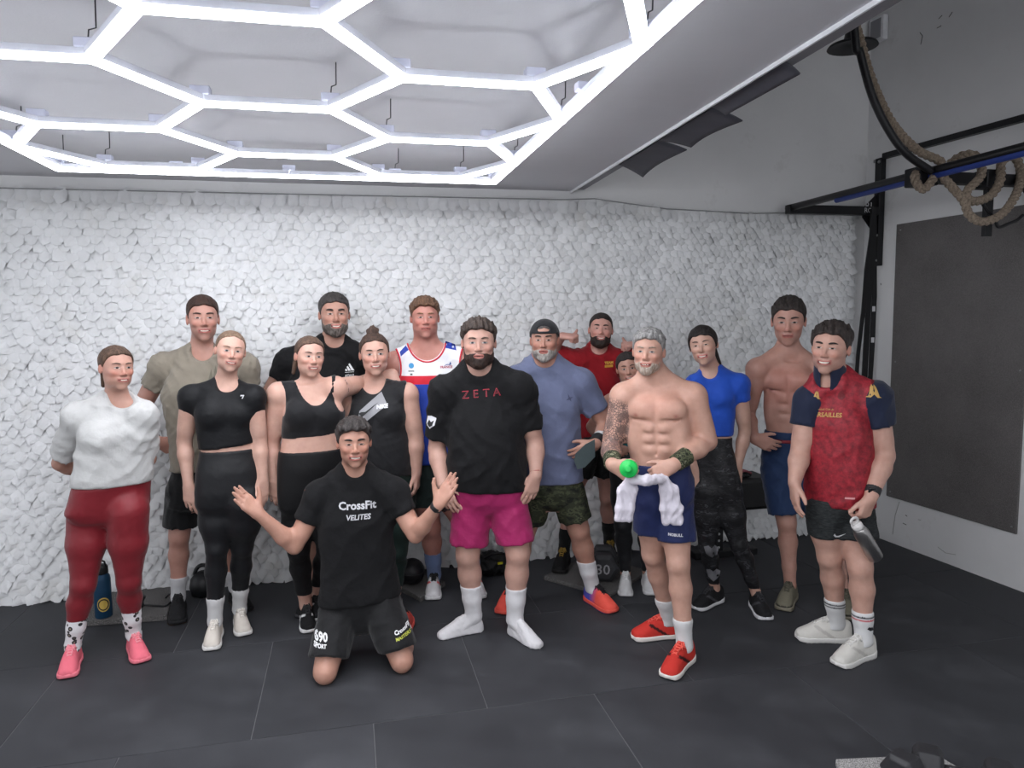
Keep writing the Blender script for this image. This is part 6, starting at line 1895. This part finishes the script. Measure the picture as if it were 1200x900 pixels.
# black bench stand with a pink-lined pouch, behind the blue-shorts man
q = ony(868, 640, 4.72); 
bs = empty('bench_stand', (q[0], 4.70, 0), 'black padded bench on drilled steel post between the two on the right', 'bench')
def bl(px, py, y): v = ony(px, py, y); return v - np.array([q[0], 4.70, 0])
a = bl(836, 562, 4.60); c = bl(905, 596, 4.60)
MB().box((a[0], -.12, c[2]), (c[0], .16, a[2] - .01), .03).build('pad', plain('black vinyl', (20, 20, 22), .5), bs)
MB().prism([(a[0] + .06, 0, c[2] + .01), (a[0] + .28, 0, c[2] + .01), (a[0] + .14, 0, c[2] - .16), (a[0] + .06, 0, c[2] - .16)], (0, .02, 0)).build('bracket', M_BLACK, bs)
MB().box((a[0] + .055, -.03, 0), (a[0] + .125, .03, c[2]), .004).build('post', M_BLACK, bs)
MB().box((a[0] - .10, -.04, 0), (a[0] + .40, .04, .05), .005).build('foot', M_BLACK, bs)
for k in range(6):
    MB().lathe([(.009, 0), (.009, .002)], 10, Matrix.Translation((a[0] + .09, -.0305, c[2] - .03 - .05 * k)) @ Matrix.Rotation(math.pi / 2, 4, 'X')).build('peg_hole', ink((170, 170, 172)), bs)
zt = a[2] - .01
pz = empty('pouch', (q[0] + a[0] + .20, 4.66, zt), 'small black pouch with dusty pink lining lying on the black bench', 'pouch')
G = Field((-.13, -.07, -.01), (.15, .07, .08), .007)
G.add(ell((-.05, 0, .02), (.075, .05, .03)), .02); G.add(ell((.05, 0, .018), (.08, .05, .028)), .02); G.wrinkle(.008, .05, 5); G.cut((0, 0, .001), (0, 0, -1)); V, F = G.mesh()
link('shell', mesh_np('shell', V, F), pz, plain('black nylon', (20, 20, 22), .6, 0, .2))
MB().tube(spline([(-.12, -.02, .03), (-.07, -.035, .052), (-.02, -.04, .03), (.02, -.04, .045), (.07, -.035, .05), (.12, -.02, .028), (.06, .0, .052), (-.05, .0, .056), (-.12, -.02, .03)], 6), .008, 7).build('lining', plain('dusty pink', (150, 84, 92), .8), pz)

# black case on the floor in the right corner
p = onz(1030, 632)
o = MB().box((-.06, -.05, 0), (.07, .05, .07), .012).build('weight_block', M_BLACK, None, (p[0] - .12, p[1] + .02, 0)); tag(o, 'small black rubber block on the floor in the right corner', 'weight')
# junction box high in the corner
p = ony(1031, 40, 5.0)
o = empty('junction_box', (XW(4.93) - .002, 4.93, p[2]), 'pale junction box high in the tall corner', 'junction box', None, WRZ)
MB().box((-.05, -.07, -.09), (0, .07, .09), .008).build('box', M_TRIM, o)
MB().box((-.056, -.05, -.07), (-.05, .05, .07), .002).build('cover', M_HEADER, o)

# green shaker in the tattooed man's hand
if want(13):
    sc = at(737, 549, 3.62 - .30); ax_ = nrm(CC - sc + np.array([-.3, 0, -.2]))
    zq = Vector(ax_).to_track_quat('Z', 'Y').to_matrix().to_4x4()
    sk = empty('shaker_bottle', sc, 'bright green lidded shaker bottle in the tattooed hand', 'shaker')
    M_GRN = plain('green plastic', (30, 190, 84), .35, 0, .05)
    MB().lathe([(.041, -.012), (.043, .0), (.043, .018), (.038, .026), (.020, .028), (.018, .031), (.0175, .043), (.010, .046)], 28, zq).build('lid', M_GRN, sk)
    MB().lathe([(.032, -.17), (.034, -.165), (.039, -.02), (.039, -.010)], 28, zq).build('cup', plain('smoky plastic', (120, 150, 130), .3), sk)
    # white towel held in both hands
    D = 3.62
    pr = []
    fw_ = nrm(np.array([-1.55, -3.3, 0]))
    def tw(rows):
        for (xa, xb, y0, a0), (xc, xd, y1, a1) in zip(rows, rows[1:]):
            A, B, C_, E_ = at(xa, y0, D + a0), at(xb, y0, D + a0), at(xc, y1, D + a1), at(xd, y1, D + a1)
            for t in (0, .5, 1): pr.append((rc(A + (B - A) * t, C_ + (E_ - C_) * t, .017, .017), .02, 0.0))
    tw([(737, 744, 561, -.26), (728, 743, 574, -.25), (725, 739, 596, -.245), (724, 738, 608, -.24)])
    tw([(742, 746, 562, -.28), (755, 759, 563, -.31), (772, 776, 561, -.27)])
    tw([(773, 780, 562, -.24), (777, 790, 574, -.245), (777, 796, 596, -.245), (780, 797, 612, -.24)])
    lo = np.min([q_[0].lo for q_ in pr], 0); hi = np.max([q_[0].hi for q_ in pr], 0)
    G = Field(lo, hi, .0052)
    for q_, k, i in pr: G.add(q_, k)
    G.wrinkle(.0035, .06, 33, .3)
    V, F = G.mesh(); V = relax(V, F, 1)
    c = at(760, 612, D - .23)
    o = link('towel', mesh_np('towel', V - c, F), None, cloth('white towel', (216, 210, 220), .95, .06, .6), c)
    tag(o, 'white towel hanging from the hands of the tattooed man', 'towel')
# steel bottle in the polo man's hand
if want(16):
    A_, B_ = at(1001, 610, 3.66 - .24), at(1026, 653, 3.66 - .17)
    ax_ = nrm(A_ - B_); Lb = .235
    A_ = B_ + ax_ * Lb
    zq = Vector(ax_).to_track_quat('Z', 'Y').to_matrix().to_4x4()
    sb = empty('steel_bottle', B_, 'brushed steel bottle with white loop lid in the hand of the polo man', 'bottle')
    M_ST = plain('brushed steel', (176, 174, 172), .3, .95, .06, 60)
    MB().lathe([(.034, 0), (.037, .004), (.037, .175), (.030, .205), (.024, .215)], 28, zq).build('flask', M_ST, sb)
    M_CAPW = plain('white plastic', (214, 212, 210), .5)
    MB().lathe([(.026, .213), (.027, .222), (.026, .24), (.015, .246)], 20, zq).build('lid', M_CAPW, sb)
    u_ = nrm(np.cross(ax_, CF)); 
    MB().tube([ax_ * (.262 + .017 * math.sin(t)) + u_ * .018 * math.cos(t) for t in np.linspace(0, 2 * math.pi, 18)], .0065, 8).build('loop', M_CAPW, sb)
